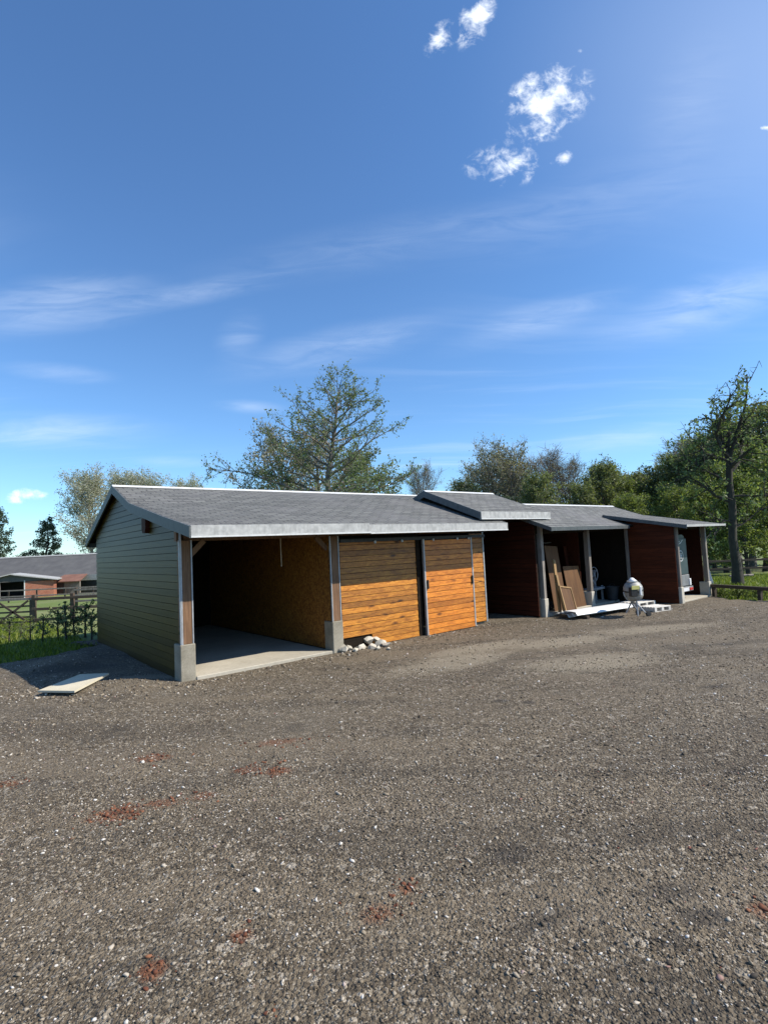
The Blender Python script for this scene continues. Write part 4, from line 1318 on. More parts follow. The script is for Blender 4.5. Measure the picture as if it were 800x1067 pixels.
def build_clutter():
    # hand cart / folded wheelbarrow, black, at the left of the first bay
    o = bw(9.50, -.15, .06)
    r = thing('wheelbarrow', 'black wheelbarrow stood on end at the left of the first bay', 'wheelbarrow', o, TH)
    m = MB()
    V = [(.0, .05, .45), (.40, .05, .45), (.46, .12, 1.05), (-.06, .12, 1.05), (.06, .26, .52), (.34, .26, .52), (.38, .32, .96), (.02, .32, .96)]
    m.add(V, [(4, 5, 6, 7), (0, 1, 5, 4), (1, 2, 6, 5), (2, 3, 7, 6), (3, 0, 4, 7)]); m.build('tray', 'tarp_black', r)
    for x in (.02, .38):
        m = MB(); m.tube([(x, 0, .12), (x, .0, .5), (x + (.05 if x > .2 else -.05), .02, 1.40)], .016, 6); m.build('handle', 'dark_steel', r)
    m = MB(); m.lathe([(.10, -.04), (.17, -.03), (.17, .03), (.10, .04)], (.20, .05, .17), 20, (1, 0, 0)); m.build('wheel', 'rubber', r)
    for x in (.05, .35):
        m = MB(); m.tube([(x, .0, .75), (x, -.22, .62), (x, -.22, .55)], .013, 6); m.build('leg', 'dark_steel', r)
    # low heap of black pots/coils beside it
    o = bw(9.95, -.10, .06)
    r = thing('hose_coil', 'black coiled hose on the slab by the leaning timber', 'hose', o, TH)
    m = MB(); pts = []
    for k in range(80):
        a = k * .42; rad = .24 + .03 * math.sin(k * 1.7)
        pts.append((rad * math.cos(a), rad * math.sin(a), .03 + .0028 * k + .012 * math.sin(k * 2.3)))
    m.tube(pts, .022, 6); m.build('coil', 'rubber', r)
    # second bay: frame with uprights, bench, drum
    o = bw(12.0, -.25, .05)
    r = thing('steel_frame', 'dark steel frame with uprights and wheel in the second bay', 'machine', o, TH)
    for (a, b) in (((0, 0, 0), (0, 0, 1.35)), ((.5, .1, 0), (.5, .1, .95)), ((0, 0, .35), (.9, .1, .35)), ((0, .02, .9), (.5, .1, .5)), ((.9, .1, 0), (.9, .1, .45))):
        m = MB(); m.bar(a, b, .05, .05); m.build('upright', 'mixer_frame', r)
    m = MB(); pts = [(.38 + .22 * math.cos(a), .04, .82 + .22 * math.sin(a)) for a in np.linspace(0, 2 * math.pi, 21)]
    m.tube(pts, .012, 6); m.tube([pts[2], pts[12]], .009, 6); m.tube([pts[7], pts[17]], .009, 6); m.build('wheel', 'mixer_frame', r)
    m = MB(); m.bbox(-.1, .8, -.06, .25, .36, .42, .01); m.build('bench_plate', 'mixer_frame', r)
    o = bw(12.95, -.45, .05)
    r = thing('bucket', 'dark bucket on the slab of the second bay', 'bucket', o, TH)
    m = MB(); m.lathe([(.14, 0), (.20, .40), (.215, .40), (.215, .42), (.19, .42), (.135, .03)], (0, 0, 0), 20); m.build('tub', 'tarp_black', r, smooth=False)
    m = MB(); m.tube([(.2 * math.cos(a), .0, .40 + .10 * math.sin(a)) for a in np.linspace(0, math.pi, 9)], .006, 5); m.build('bail', 'dark_steel', r)
build_clutter()


def build_rubble():
    g = 'pale rubble by the clad panel'
    spots = [(358, 677, .10), (364, 675, .09), (370, 677, .07), (374, 670, .12), (379, 666, .15), (384, 670, .14), (388, 664, .11), (392, 669, .12), (397, 671, .10), (377, 674, .09), (387, 674, .08),
             (402, 672, .08), (393, 675, .05), (382, 661, .10), (367, 671, .08), (405, 675, .05)]
    for k, (px, py, s) in enumerate(spots):
        o = gpt(px, py + 2)
        sz = s * .95
        v = ICV * (1 + .26 * rng.normal(size=(12, 1))) + .14 * rng.normal(size=(12, 3))
        v = v * np.array([sz * 1.25, sz, sz * .8])
        # one Catmull style subdivision by midpoint for a knobbly look
        V = [tuple(p) for p in v]; F = []; mid = {}
        for f in ICF:
            e = []
            for i in range(3):
                a, b = sorted((int(f[i]), int(f[(i + 1) % 3])))
                if (a, b) not in mid:
                    mid[(a, b)] = len(V)
                    V.append(tuple((v[a] + v[b]) / 2 * 1.02 + rng.normal(size=3) * sz * .03))
                e.append(mid[(a, b)])
            F += [(f[0], e[0], e[2]), (f[1], e[1], e[0]), (f[2], e[2], e[1]), tuple(e)]
        m = MB(); m.add(V, [tuple(int(i) for i in f) for f in F])
        lift = .15 if k in (4, 6, 13) else .05 if k in (3, 5, 7) else 0
        ob = m.build('rubble_stone', 'white_stone', None, (o[0], o[1], float(yard_z(o[0], o[1])) + sz * .45 + lift), rng.random() * 6)
        tag(ob, 'chalky white stone in the rubble heap below the clad panel', 'stone', g)
build_rubble()


def build_board_on_ground():
    P = [gpt(40, 725), gpt(78, 725.5), gpt(114, 711), gpt(84, 712)]
    zt = [.05, .05, .12, .12]
    m = MB()
    c = sum(P) / 4
    lo = [(p[0] - c[0], p[1] - c[1], z + .0) for p, z in zip(P, zt)]
    hi = [(p[0] - c[0], p[1] - c[1], z + .03) for p, z in zip(P, zt)]
    m.hexa(lo + hi)
    tag(m.build('concrete_flag', 'pale_board', None, (c[0], c[1], 0)), 'pale cream flat slab lying on the gravel by the gable end', 'slab')
build_board_on_ground()


# ------------------------------------------------------------------ fences
def build_fence_left():
    D = 20.0
    def P(px, py): return dpt(px, py, D)
    zt = lambda p: float(terrain(p[0], p[1]))
    # rail fence from the gate to behind the shed
    xs = [36, 76, 117, 158]
    r0 = P(36, 645)
    r = thing('rail_fence', 'dark three rail timber fence between the gate and the shed', 'fence', (r0[0], r0[1], zt(r0)), R_(0))
    for px in xs:
        p = P(px, 645)
        m = MB(); m.bbox(p[0] - r0[0] - .065, p[0] - r0[0] + .065, -.06, .06, -.3, 1.08, .01); m.build('post', 'fence_wood', r)
    pe = P(160, 640)[0] - r0[0]
    for z in (.92, .55, .17):
        m = MB(); m.bbox(.05, pe, -.10, -.062, z - .05, z + .05, .006); m.build('rail', 'fence_wood', r)
    # field gate with crossed braces
    g0 = P(-12, 645); g1 = P(34, 645)
    W = g1[0] - g0[0]
    # one leaf runs out of the picture to the left
    W2 = W + 1.6
    r = thing('field_gate', 'five bar timber field gate with crossed braces', 'gate', (g1[0] - W2, g1[1], zt(g1)), 0)
    for z in (.10, .28, .47, .68):
        m = MB(); m.bbox(.06, W2 - .06, -.02, .02, z - .03, z + .03, .004); m.build('bar', 'fence_wood', r)
    m = MB(); m.bbox(0, W2, -.04, .04, .90, .99, .006); m.build('top_bar', 'grey_post_wood', r)  # sunlight on the top bar put into a paler wood
    for x in (0.0, W2 - .08):
        m = MB(); m.bbox(x, x + .08, -.045, .045, .04, .899, .006); m.build('stile', 'fence_wood', r)
    for (a, b) in ((W2 - .12, W2 - 1.25), (W2 - 1.25, W2 - .12), (.12, 1.2), (1.2, .12)):
        m = MB(); m.bar((a, -.04, .08), (b, -.04, .88), .03, .07); m.build('brace', 'fence_wood', r)
    # fence further back; sunlight on its rails is put into their paler wood
    D2 = 29.0
    r0 = dpt(80, 640, D2)
    r = thing('rail_fence', 'rail fence with sunlit toned rails further back behind the dark fence', 'fence', (r0[0], r0[1], zt(r0)), 0)
    for k in range(5):
        m = MB(); m.bbox(k * 1.9 - .06, k * 1.9 + .06, -.06, .06, -.3, 1.15, .01); m.build('post', 'fence_wood', r)
    for z in (1.02, .72, .42):
        m = MB(); m.bbox(-.1, 7.8, -.10, -.062, z - .05, z + .05, .006); m.build('rail', 'grey_post_wood', r)
    # post and wire line far out in the paddock
    r0 = dpt(-20, 620, 46.0)
    r = thing('paddock_rail', 'pale top rail of the paddock fence before the brick stable', 'fence', (r0[0], r0[1], zt(r0)), 0)
    for k in range(9):
        m = MB(); m.bbox(k * 2.4 - .05, k * 2.4 + .05, -.05, .05, -.3, 1.12, .01); m.build('post', 'fence_wood', r)
    for z in (1.06, .55):
        m = MB(); m.bbox(-.1, 19.4, -.09, -.052, z - .05, z + .05, .006); m.build('rail', 'grey_post_wood', r)
build_fence_left()


def build_fence_right():
    a = gpt(741, 621); b = gpt(830, 628)
    d = b - a; L = float(np.linalg.norm(d[:2])); rz = math.atan2(d[1], d[0])
    r = thing('knee_rail', 'low dark timber knee rail along the edge of the grass', 'fence', (a[0], a[1], float(terrain(a[0], a[1]))), rz)
    m = MB(); m.bbox(0, L + 2.0, -.05, .05, .36, .46, .01); m.build('rail', 'fence_wood', r)
    for k in range(4):
        x = 0.05 + k * (L + 1.8) / 3
        m = MB(); m.bbox(x, x + .10, -.05, .05, -.25, .358, .008); m.build('post', 'fence_wood', r)
    # far rail fence in the shade of the wood
    p = dpt(738, 600, 27.0)
    r = thing('rail_fence', 'dark rail fence in the shade at the edge of the wood', 'fence', (p[0], p[1], float(terrain(p[0], p[1]))), R_(-4))
    for k in range(6):
        m = MB(); m.bbox(k * 1.6 - .05, k * 1.6 + .05, -.05, .05, -.3, 1.05, .01); m.build('post', 'fence_wood', r)
    for z in (.95, .55):
        m = MB(); m.bbox(-.1, 8.2, -.09, -.052, z - .05, z + .05, .006); m.build('rail', 'fence_wood', r)
    # leaning blue-grey marker and pale logs under the trees
    p = dpt(741, 602, 24.0); p[2] = float(terrain(p[0], p[1]))
    m = MB(); m.bbox(-.07, .07, -.03, .03, -.1, .75, .01)
    ob = m.build('marker_board', 'blue_grey_paint', None, p); ob.rotation_euler = (0, R_(-14), 0)
    tag(ob, 'leaning blue grey board standing in the grass behind the end bay', 'board')
    for k in range(5):
        p = dpt(763 + 4.5 * k, 597, 29.0); p[2] = float(terrain(p[0], p[1])) + .12
        m = MB(); l = .10 + .12 * rnd.random(); rad = .05 + .03 * rnd.random()
        m.lathe([(rad * .9, -l), (rad, -l + .03), (rad, l - .03), (rad * .85, l)], (0, 0, 0), 12, (1, rnd.uniform(-.4, .4), 0))
        tag(m.build('cut_log', 'grey_post_wood', None, p), 'pale cut log lying in the shade under the wood', 'log', 'logs under the trees')
build_fence_right()


# ------------------------------------------------------------------ stable yard far behind the paddock
def build_barn():
    zg = -1.35
    a = dpt(-70, 600, 66.0); b = dpt(150, 600, 66.0)
    x0, x1, y0 = a[0], b[0], 64.0
    def zat(px, py, D): return dpt(px, py, D)[2]
    ze = zat(50, 602, y0); zr = zat(50, 579.5, y0 + 5)
    r = thing('long_barn', 'long low barn with dark grey roof behind the brick stable', 'barn', (x0, y0, zg), 0)
    L = x1 - x0
    m = MB(); m.box(0, L, .3, 9.7, -.5, ze - zg); m.build('wall', 'fence_wood', r)
    he, hr = ze - zg, zr - zg
    for (ya, yb) in ((-.3, 5.0), (10.3, 5.0)):
        m = MB(); th = .12
        m.hexa([(-.4, ya, he - th), (L + .4, ya, he - th), (L + .4, yb, hr - th), (-.4, yb, hr - th), (-.4, ya, he), (L + .4, ya, he), (L + .4, yb, hr), (-.4, yb, hr)])
        m.build('roof_slope', 'slate_roof', r)
    m = MB(); m.hexa([(-.4, 4.8, hr - .03), (L + .4, 4.8, hr - .03), (L + .4, 5.2, hr - .03), (-.4, 5.2, hr - .03), (-.4, 4.93, hr + .12), (L + .4, 4.93, hr + .12), (L + .4, 5.07, hr + .12), (-.4, 5.07, hr + .12)])
    m.build('ridge_cap', 'fascia_felt', r)
    m = MB(); m.box(-.4, L + .4, -.36, -.31, he - .28, he - .02); m.build('gutter', 'dark_wood', r)
    # solid black box standing for the shade inside a bay, with a white fascia
    p0 = dpt(87, 600, y0)[0] - x0; p1 = dpt(108, 600, y0)[0] - x0
    m = MB(); m.box(p0, p1, -.5, .1, -.3, he - .5); m.build('bay_shade', 'tarp_black', r)
    m = MB(); m.box(p0 - .15, p1, -.62, -.52, he - .5, he + .15); m.build('bay_fascia', 'fascia_felt', r)

    # brick stable with gabled front
    D = 58.0
    zg2 = float(terrain(-42, 58))
    xl = dpt(-12, 610, D)[0]; xr = dpt(57, 610, D)[0]; xm = dpt(19, 610, D)[0]
    zt = dpt(50, 604.5, D)[2]; zp = dpt(19, 598, D)[2]
    zw = dpt(-12, 606, D)[2]
    r = thing('brick_stable', 'red brick stable with low pale gable and dark doorway', 'stable', (xl, D - 2.0, zg2), R_(24))
    W = xr - xl; ox0 = dpt(9.5, 610, D)[0] - xl; ox1 = dpt(30.5, 610, D)[0] - xl
    hz = zt - zg2; hp = zp - zg2; hx = xm - xl
    hd = dpt(20, 605, D)[2] - zg2
    for (a_, b_) in ((0, ox0), (ox1, W)):
        m = MB(); m.box(a_, b_, 0, .24, -.4, hz - .05); m.build('brick_wall', 'red_brick', r)
    m = MB(); m.box(ox0, ox1, .02, .22, hd, hz + .05); m.build('lintel', 'fascia_felt', r)
    m = MB(); m.box(0, .24, .25, 4.5, -.4, hz - .05); m.build('brick_wall', 'red_brick', r)
    m = MB(); m.box(W - .24, W, .25, 4.5, -.4, hz - .05); m.build('brick_wall', 'red_brick', r)
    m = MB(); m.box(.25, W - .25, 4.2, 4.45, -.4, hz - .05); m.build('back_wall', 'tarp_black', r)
    m = MB(); m.add([(0.05, .02, hz), (W - .05, .02, hz), (hx, .02, hp - .1), (.05, .2, hz), (W - .05, .2, hz), (hx, .2, hp - .1)], [(0, 1, 2), (5, 4, 3), (0, 2, 5, 3), (1, 4, 5, 2)])
    m.build('gable', 'slate_roof', r)
    for (xa, xb) in ((-.4, hx), (W + .4, hx)):
        m = MB(); th = .10
        m.hexa([(xa, -.35, hz - .04), (xb, -.35, hp - .04), (xb, 4.7, hp - .04), (xa, 4.7, hz - .04), (xa, -.35, hz - .04 + th), (xb, -.35, hp - .04 + th), (xb, 4.7, hp - .04 + th), (xa, 4.7, hz - .04 + th)])
        m.build('roof_slope', 'fascia_felt', r)
    for q in (ox0 - .10, ox1):
        m = MB(); m.box(q, q + .10, -.02, .26, -.3, hd); m.build('door_frame', 'drip_edge', r)

    # rusty lean-to between
    D = 61.0
    xl = dpt(57.5, 610, D)[0]; xr = dpt(84, 610, D)[0]
    zt = dpt(70, 600, D)[2] - zg2; zb = dpt(70, 606.5, D)[2] - zg2
    r = thing('lean_to', 'low lean-to with rusty red roof beside the brick stable', 'lean-to', (xl, D, zg2), 0)
    W = xr - xl
    m = MB(); m.hexa([(-.2, -.3, zb), (W + .1, -.3, zb), (W - .4, 2.2, zt), (-.2, 2.2, zt), (-.2, -.3, zb + .09), (W + .1, -.3, zb + .09), (W - .4, 2.2, zt + .09), (-.2, 2.2, zt + .09)]); m.build('roof_slope', 'rust_roof', r)
    m = MB(); m.box(.1, W - .1, .05, .25, -.3, zb + .02); m.build('wall', 'grey_post_wood', r)
    m = MB(); m.box(.2, W * .35, -.02, .04, -.2, zb - .1); m.build('doorway', 'tarp_black', r)  # solid black panel standing for the shade inside a doorway
build_barn()


# ------------------------------------------------------------------ trees
class TreeB:
    def __init__(self, seed):
        self.r = np.random.default_rng(seed)
        self.wV = []; self.wF = []; self.wn = 0
        self.lc = []; self.ls = []

    def tube(self, P, rad, k):
        V, F = tube_geo(P, rad, k)
        self.wV.append(V); self.wF.append(F + self.wn); self.wn += len(V)

    def poly(self, start, direc, L, n, curl_up=0.0, wob=0.12):
        r = self.r
        d = direc / np.linalg.norm(direc)
        P = [start]
        for k in range(n):
            d = d + r.normal(size=3) * wob + np.array([0, 0, curl_up / n])
            d /= np.linalg.norm(d)
            P.append(P[-1] + d * L / n)
        return np.array(P)

    def leaves_on(self, P, n, spread, size):
        r = self.r
        if n <= 0: return
        f = r.random(n) ** 0.8 * (len(P) - 1)
        i = np.minimum(f.astype(int), len(P) - 2); w = (f - i)[:, None]
        c = P[i] * (1 - w) + P[i + 1] * w + r.normal(size=(n, 3)) * spread
        self.lc.append(c); self.ls.append(size * (0.6 + 0.8 * r.random(n)))

    def grow(self, H, tr, crown, n_limbs, h0, up0=0.25, up1=1.2, lean=(0, 0), sub=2.2, subf=0.5, twig=4, twig_len=0.7,
             leaf_n=8, leaf=0.12, spread=0.12, wob=0.10, curl=0.25, k=7, limb_f=0.42, drop=0.0, twig_r=0.008, kink=None, bare=0.0):
        r = self.r
        n = 9
        zz = np.linspace(0, 1, n + 1)
        T = np.stack([lean[0] * H * zz ** 1.6, lean[1] * H * zz ** 1.6, H * zz], 1)
        T[1:, :2] += np.cumsum(r.normal(size=(n, 2)) * H * 0.012, 0)
        if kink is not None:
            T[:, 0] += kink * np.clip(zz - .6, 0, 1) ** 1.2 * H
        rad = tr * (1 - zz) ** 0.8 + 0.015
        rad[0] *= 1.35
        self.tube(T, rad, k)
        az = r.random() * 6.28
        for q in range(n_limbs):
            f = (q + r.random()) / n_limbs
            h = h0 + (H * 0.98 - h0) * f
            hz = h / H * n
            i0 = min(int(hz), n - 1); w = hz - i0
            base = T[i0] * (1 - w) + T[i0 + 1] * w
            rb = np.interp(h / H, zz, rad)
            az += 2.4 + r.normal() * 0.5
            L = crown(f) * (0.70 + 0.5 * r.random())
            if L < 0.15: continue
            e = up0 + (up1 - up0) * f + r.normal() * 0.14
            d = np.array([math.cos(az) * math.cos(e), math.sin(az) * math.cos(e), math.sin(e)])
            P = self.poly(base, d, L, 6, curl - drop, wob)
            lr = min(rb * 0.62, limb_f * tr * (0.35 + 0.65 * L / max(crown(0.3), .1)))
            self.tube(P, np.linspace(max(lr, 0.012), 0.008, 7), 5)
            m = max(3, int(L * sub * (0.8 + 0.4 * r.random())))
            for s in range(m):
                g = 0.18 + 0.80 * (s + r.random()) / m
                ii = min(int(g * 6), 5); ww = g * 6 - ii
                b2 = P[ii] * (1 - ww) + P[ii + 1] * ww
                tdir = P[ii + 1] - P[ii]; tdir /= np.linalg.norm(tdir)
                side = np.cross(tdir, [0, 0, 1.0]); side /= max(np.linalg.norm(side), 1e-6)
                sgn = 1 if s % 2 else -1
                d2 = tdir * 0.75 + side * sgn * (0.55 + 0.4 * r.random()) + np.array([0, 0, 0.15 + r.normal() * 0.30])
                L2 = (L * subf * (1.05 - 0.6 * g) + 0.25) * (0.6 + 0.6 * r.random())
                P2 = self.poly(b2, d2, L2, 4, curl * .6 - drop, wob * 1.2)
                self.tube(P2, np.linspace(max(lr * 0.38 * (1.1 - g * .6), 0.009), 0.006, 5), 4)
                for t in range(twig):
                    gg = 0.2 + 0.8 * (t + r.random()) / twig
                    jj = min(int(gg * 4), 3); w3 = gg * 4 - jj
                    b3 = P2[jj] * (1 - w3) + P2[jj + 1] * w3
                    d3 = (P2[jj + 1] - P2[jj]); d3 = d3 / np.linalg.norm(d3) + r.normal(size=3) * 0.65 + np.array([0, 0, .1 - drop])
                    P3 = self.poly(b3, d3, twig_len * (0.5 + 0.8 * r.random()), 2, 0.1 - drop, 0.2)
                    self.tube(P3, np.array([twig_r, twig_r * .8, twig_r * .4]), 3)
                    if r.random() > bare: self.leaves_on(P3, leaf_n, spread, leaf)
                if r.random() > bare: self.leaves_on(P2[2:], leaf_n, spread, leaf)
        # leader
        P3 = T[-3:]
        self.leaves_on(P3, leaf_n * 3, spread * 1.6, leaf)
        return self

    def meshes(self, name, elong=1.5):
        wood = fast_mesh(name + '_trunk', np.concatenate(self.wV), np.concatenate(self.wF), True)
        crown = None
        if self.lc:
            c = np.concatenate(self.lc); s = np.concatenate(self.ls); n = len(c)
            r = self.r
            a = r.normal(size=(n, 3)); a /= np.linalg.norm(a, axis=1, keepdims=True)
            b = r.normal(size=(n, 3)); b -= (b * a).sum(1, keepdims=True) * a; b /= np.linalg.norm(b, axis=1, keepdims=True)
            a = a * s[:, None] * elong * .5; b = b * s[:, None] * .5
            V = np.stack([c - a, c + b * .9 - a * .1, c + a, c - b * .9 + a * .05], 1).reshape(-1, 3)
            crown = fast_mesh(name + '_crown', V, np.arange(4 * n).reshape(-1, 4))
        return wood, crown


def tree_obj(name, meshes, bark, leafm, loc, rz, label, cat='tree', group=None, scale=1.0, crown_name='crown'):
    r = thing(name, label, cat, loc, rz, group)
    r.scale = (scale, scale, scale) if not isinstance(scale, tuple) else scale
    place('trunk', meshes[0], bark, r)
    if meshes[1]: place(crown_name, meshes[1], leafm, r)
    return r


def tz(p): return (float(p[0]), float(p[1]), float(terrain(p[0], p[1])) - 0.05)


def dome(R, lo=0.35, peak=0.35):
    return lambda f: R * (lo + (1 - lo) * f / peak if f < peak else math.sqrt(max(0.02, 1 - ((f - peak) / (1 - peak)) ** 2)) )


def cone(R, lo=0.7):
    return lambda f: R * (lo + (1 - lo) * f / .15 if f < .15 else max(0.10, 1 - (f - .15) / .9))


def build_trees():
    # -- tall feathery tree rising behind the first shed
    p = dpt(343, 600, 30.0)
    cf = lambda f: np.interp(f, [0, .12, .30, .45, .65, .85, 1.0], [4.6, 5.0, 4.3, 3.7, 3.3, 2.3, .8])
    tb = TreeB(11)
    tb.grow(11.9, .24, cf, 46, 3.6, -.02, .75, (-.03, 0), sub=2.5, subf=.40, twig=5, twig_len=.50, leaf_n=6, leaf=.075, spread=.07, wob=.11, curl=.25, kink=.20, twig_r=.009)
    # one long lower limb reaching out to the left
    for (st, dr, L) in (((-.1, 0, 5.6), (-1.0, -.1, .22), 6.8), ((.05, 0, 5.4), (1.0, .2, .42), 4.6), ((-.1, 0, 5.6), (-1.0, .3, .35), 5.0)):
        P = tb.poly(np.array(st, float), np.array(dr, float), L, 8, .10, .07)
        tb.tube(P, np.linspace(.085, .012, 9), 5)
        for q in range(26):
            g = .25 + .75 * tb.r.random(); ii = min(int(g * 8), 7); b2 = P[ii] + (P[ii + 1] - P[ii]) * (g * 8 - ii)
            d2 = (P[ii + 1] - P[ii]) / np.linalg.norm(P[ii + 1] - P[ii]) * .8 + tb.r.normal(size=3) * .45
            P2 = tb.poly(b2, d2, .5 + .9 * tb.r.random(), 4, .1, .15); tb.tube(P2, np.linspace(.02, .007, 5), 4)
            for t in range(4):
                P3 = tb.poly(P2[1 + t], tb.r.normal(size=3) + (P2[-1] - P2[0]), .35, 2, 0, .2); tb.tube(P3, np.array([.008, .007, .004]), 3)
                tb.leaves_on(P3, 7, .07, .075)
    tree_obj('feathery_tree', tb.meshes('feathery_tree'), 'bark_grey', 'leaf_grey_green', tz(p), 0.0, 'tall feathery tree with spreading tiers rising behind the orange clad shed')
    # companions around its foot
    tb = TreeB(12).grow(7.6, .16, dome(2.9, .6), 24, 1.6, .35, 1.1, sub=2.8, twig=4, twig_len=.55, leaf_n=8, leaf=.11, spread=.12)
    me1 = tb.meshes('round_tree')
    tree_obj('round_tree', me1, 'bark_grey', 'leaf_olive', tz(dpt(382, 600, 36.0)), 0, 'olive green round tree right of the feathery tree, behind the shed roof', scale=1.06)
    tb = TreeB(13).grow(7.8, .15, dome(3.2, .6), 26, 1.6, .40, 1.15, sub=2.8, twig=6, twig_len=.65, leaf_n=6, leaf=.085, spread=.12, bare=.10, twig_r=.012)
    me2 = tb.meshes('budding_tree')
    tree_obj('budding_tree', me2, 'bark_grey', 'leaf_bud', tz(dpt(288, 600, 40.0)), 0, 'greyish budding tree with bare twigs left behind the feathery tree', scale=1.32)
    tree_obj('budding_tree', me2, 'bark_grey', 'leaf_bud', tz(dpt(335, 600, 44.0)), 2.0, 'greyish budding tree directly behind the feathery tree', scale=1.5)
    # -- pale budding trees behind the gable
    tb = TreeB(21).grow(11.5, .24, dome(4.3, .5, .5), 36, 3.4, .55, 1.25, sub=2.4, subf=.45, twig=5, twig_len=.8, leaf_n=9, leaf=.11, spread=.22, twig_r=.016)
    mp = tb.meshes('pale_tree')
    g = 'pale budding trees behind the gable end'
    for (px, D, rz, sc) in ((97, 84, 0, 1.40), (158, 86, 1.7, 1.34), (126, 96, 3.2, 1.50), (205, 92, .7, 1.32)):
        tree_obj('pale_tree', mp, 'bark_pale', 'leaf_pale', tz(dpt(px, 600, D)), rz, 'pale grey budding tree behind the boarded gable end', group=g, scale=sc)
    # -- dark conifers on the left
    tb = TreeB(31).grow(10.0, .22, cone(3.4, .8), 40, 1.0, -.05, .45, sub=2.8, subf=.4, twig=4, twig_len=.6, leaf_n=9, leaf=.15, spread=.13, drop=.12)
    mc = tb.meshes('dark_tree')
    tree_obj('dark_tree', mc, 'bark_dark', 'leaf_dark', tz(dpt(46, 600, 84.0)), .3, 'dark bushy evergreen behind the long barn roof', scale=(1.15, 1.15, 1.12))
    tree_obj('dark_tree', mc, 'bark_dark', 'leaf_dark', tz(dpt(-3, 600, 82.0)), 2.2, 'taller dark evergreen standing clear of the barn beside the pale cloud', scale=(1.15, 1.15, 1.30))
    # -- bare crowned trees beyond the roofs
    tb = TreeB(41).grow(10.5, .22, dome(3.7, .5, .45), 34, 3.0, .55, 1.3, sub=2.6, subf=.5, twig=8, twig_len=.9, leaf_n=3, leaf=.07, spread=.12, twig_r=.014, bare=.4)
    mb = tb.meshes('bare_tree')
    tree_obj('bare_tree', mb, 'bark_grey', 'leaf_bud', tz(dpt(449, 600, 62.0)), 0, 'small bare twiggy tree standing alone between the feathery tree and the wood', scale=(.80, .80, 1.05))
    # -- the wood
    kinds = []
    tb = TreeB(51).grow(11.0, .24, dome(3.6, .55, .4), 36, 2.2, .40, 1.2, sub=2.5, subf=.45, twig=4, twig_len=.75, leaf_n=10, leaf=.15, spread=.17)
    kinds.append((tb.meshes('olive_tree'), 'bark_grey', 'leaf_olive', 'olive_tree', 'olive green leafy tree in the wood behind the sheds', 'olive trees of the wood'))
    tb = TreeB(52).grow(10.0, .20, dome(3.2, .6, .35), 34, 1.2, .30, 1.1, sub=2.6, subf=.45, twig=4, twig_len=.7, leaf_n=9, leaf=.15, spread=.17)
    kinds.append((tb.meshes('fresh_tree'), 'bark_dark', 'leaf_fresh', 'fresh_leaf_tree', 'fresh yellow green leafy tree in the wood behind the sheds', 'fresh green trees of the wood'))
    kinds.append((mb, 'bark_grey', 'leaf_bud', 'bare_tree', 'bare grey twiggy tree in the wood behind the sheds', 'bare trees of the wood'))
    tb = TreeB(53).grow(11.0, .22, dome(3.4, .6, .4), 34, 1.4, .35, 1.1, sub=2.6, subf=.45, twig=4, twig_len=.75, leaf_n=10, leaf=.16, spread=.17)
    kinds.append((tb.meshes('deep_tree'), 'bark_dark', 'leaf_dark', 'deep_green_tree', 'deep green leafy tree in the wood behind the sheds', 'deep green trees of the wood'))
    kinds.append((me2, 'bark_grey', 'leaf_bud', 'budding_tree', 'pale olive budding tree in the wood behind the sheds', 'budding trees of the wood'))
    plan = [(0, 490, 64, .80), (4, 516, 62, 1.45), (2, 536, 70, 1.08), (4, 545, 60, 1.38), (4, 500, 74, 1.42), (4, 640, 62, 1.12), (4, 712, 66, 1.35), (0, 532, 72, .85), (2, 580, 58, .95), (2, 604, 60, .92), (3, 560, 68, .80), (0, 566, 50, .66),
            (0, 632, 54, .80), (1, 652, 56, .80), (0, 675, 58, .78), (3, 500, 56, .66), (3, 690, 60, .80), (1, 700, 46, .62), (0, 716, 56, .86), (2, 728, 60, 1.05), (0, 742, 54, .95),
            (1, 735, 34, .50), (1, 757, 36, .60), (3, 765, 50, 1.0), (0, 784, 44, .92), (1, 798, 36, .72), (0, 815, 42, .98), (2, 772, 62, 1.15), (3, 835, 50, 1.0), (1, 712, 40, .52), (1, 660, 44, .56), (0, 610, 52, .66),
            (1, 780, 31, .50), (1, 820, 32, .60), (3, 745, 42, .55), (0, 855, 44, .9), (1, 870, 38, .7), (0, 640, 70, .98), (3, 470, 66, .52), (0, 455, 64, .42), (1, 590, 50, .55), (3, 535, 52, .58), (3, 625, 62, .80)]
    for i, (k, px, D, sc) in enumerate(plan):
        me, bk, lf, nm, lb, gr = kinds[k]
        where = 'beyond the raised middle roof' if px < 515 else 'beyond the two bay shed roof' if px < 645 else 'beyond the projecting end bay' if px < 742 else 'around the old forked tree'
        lb = lb.replace('in the wood behind the sheds', 'in the wood ' + where); gr = gr + ' ' + where
        tree_obj(nm, me, bk, lf, tz(dpt(px, 600, D)), i * 1.37, lb, group=gr, scale=(sc * 1.14, sc * 1.14, sc * rnd.uniform(1.04, 1.14)))
    # -- old tree on the right with an open, half bare crown
    p = dpt(768, 606, 23.0)
    tb = TreeB(61)
    r = tb.r
    base = np.zeros(3)
    # trunk up to the fork
    Pt = np.array([(0, 0, -.1), (.02, 0, .8), (-.03, .02, 1.8), (.06, 0, 2.9), (.04, .03, 3.9), (.10, 0, 4.9)])
    tb.tube(Pt, np.array([.24, .165, .145, .13, .12, .11]), 9)
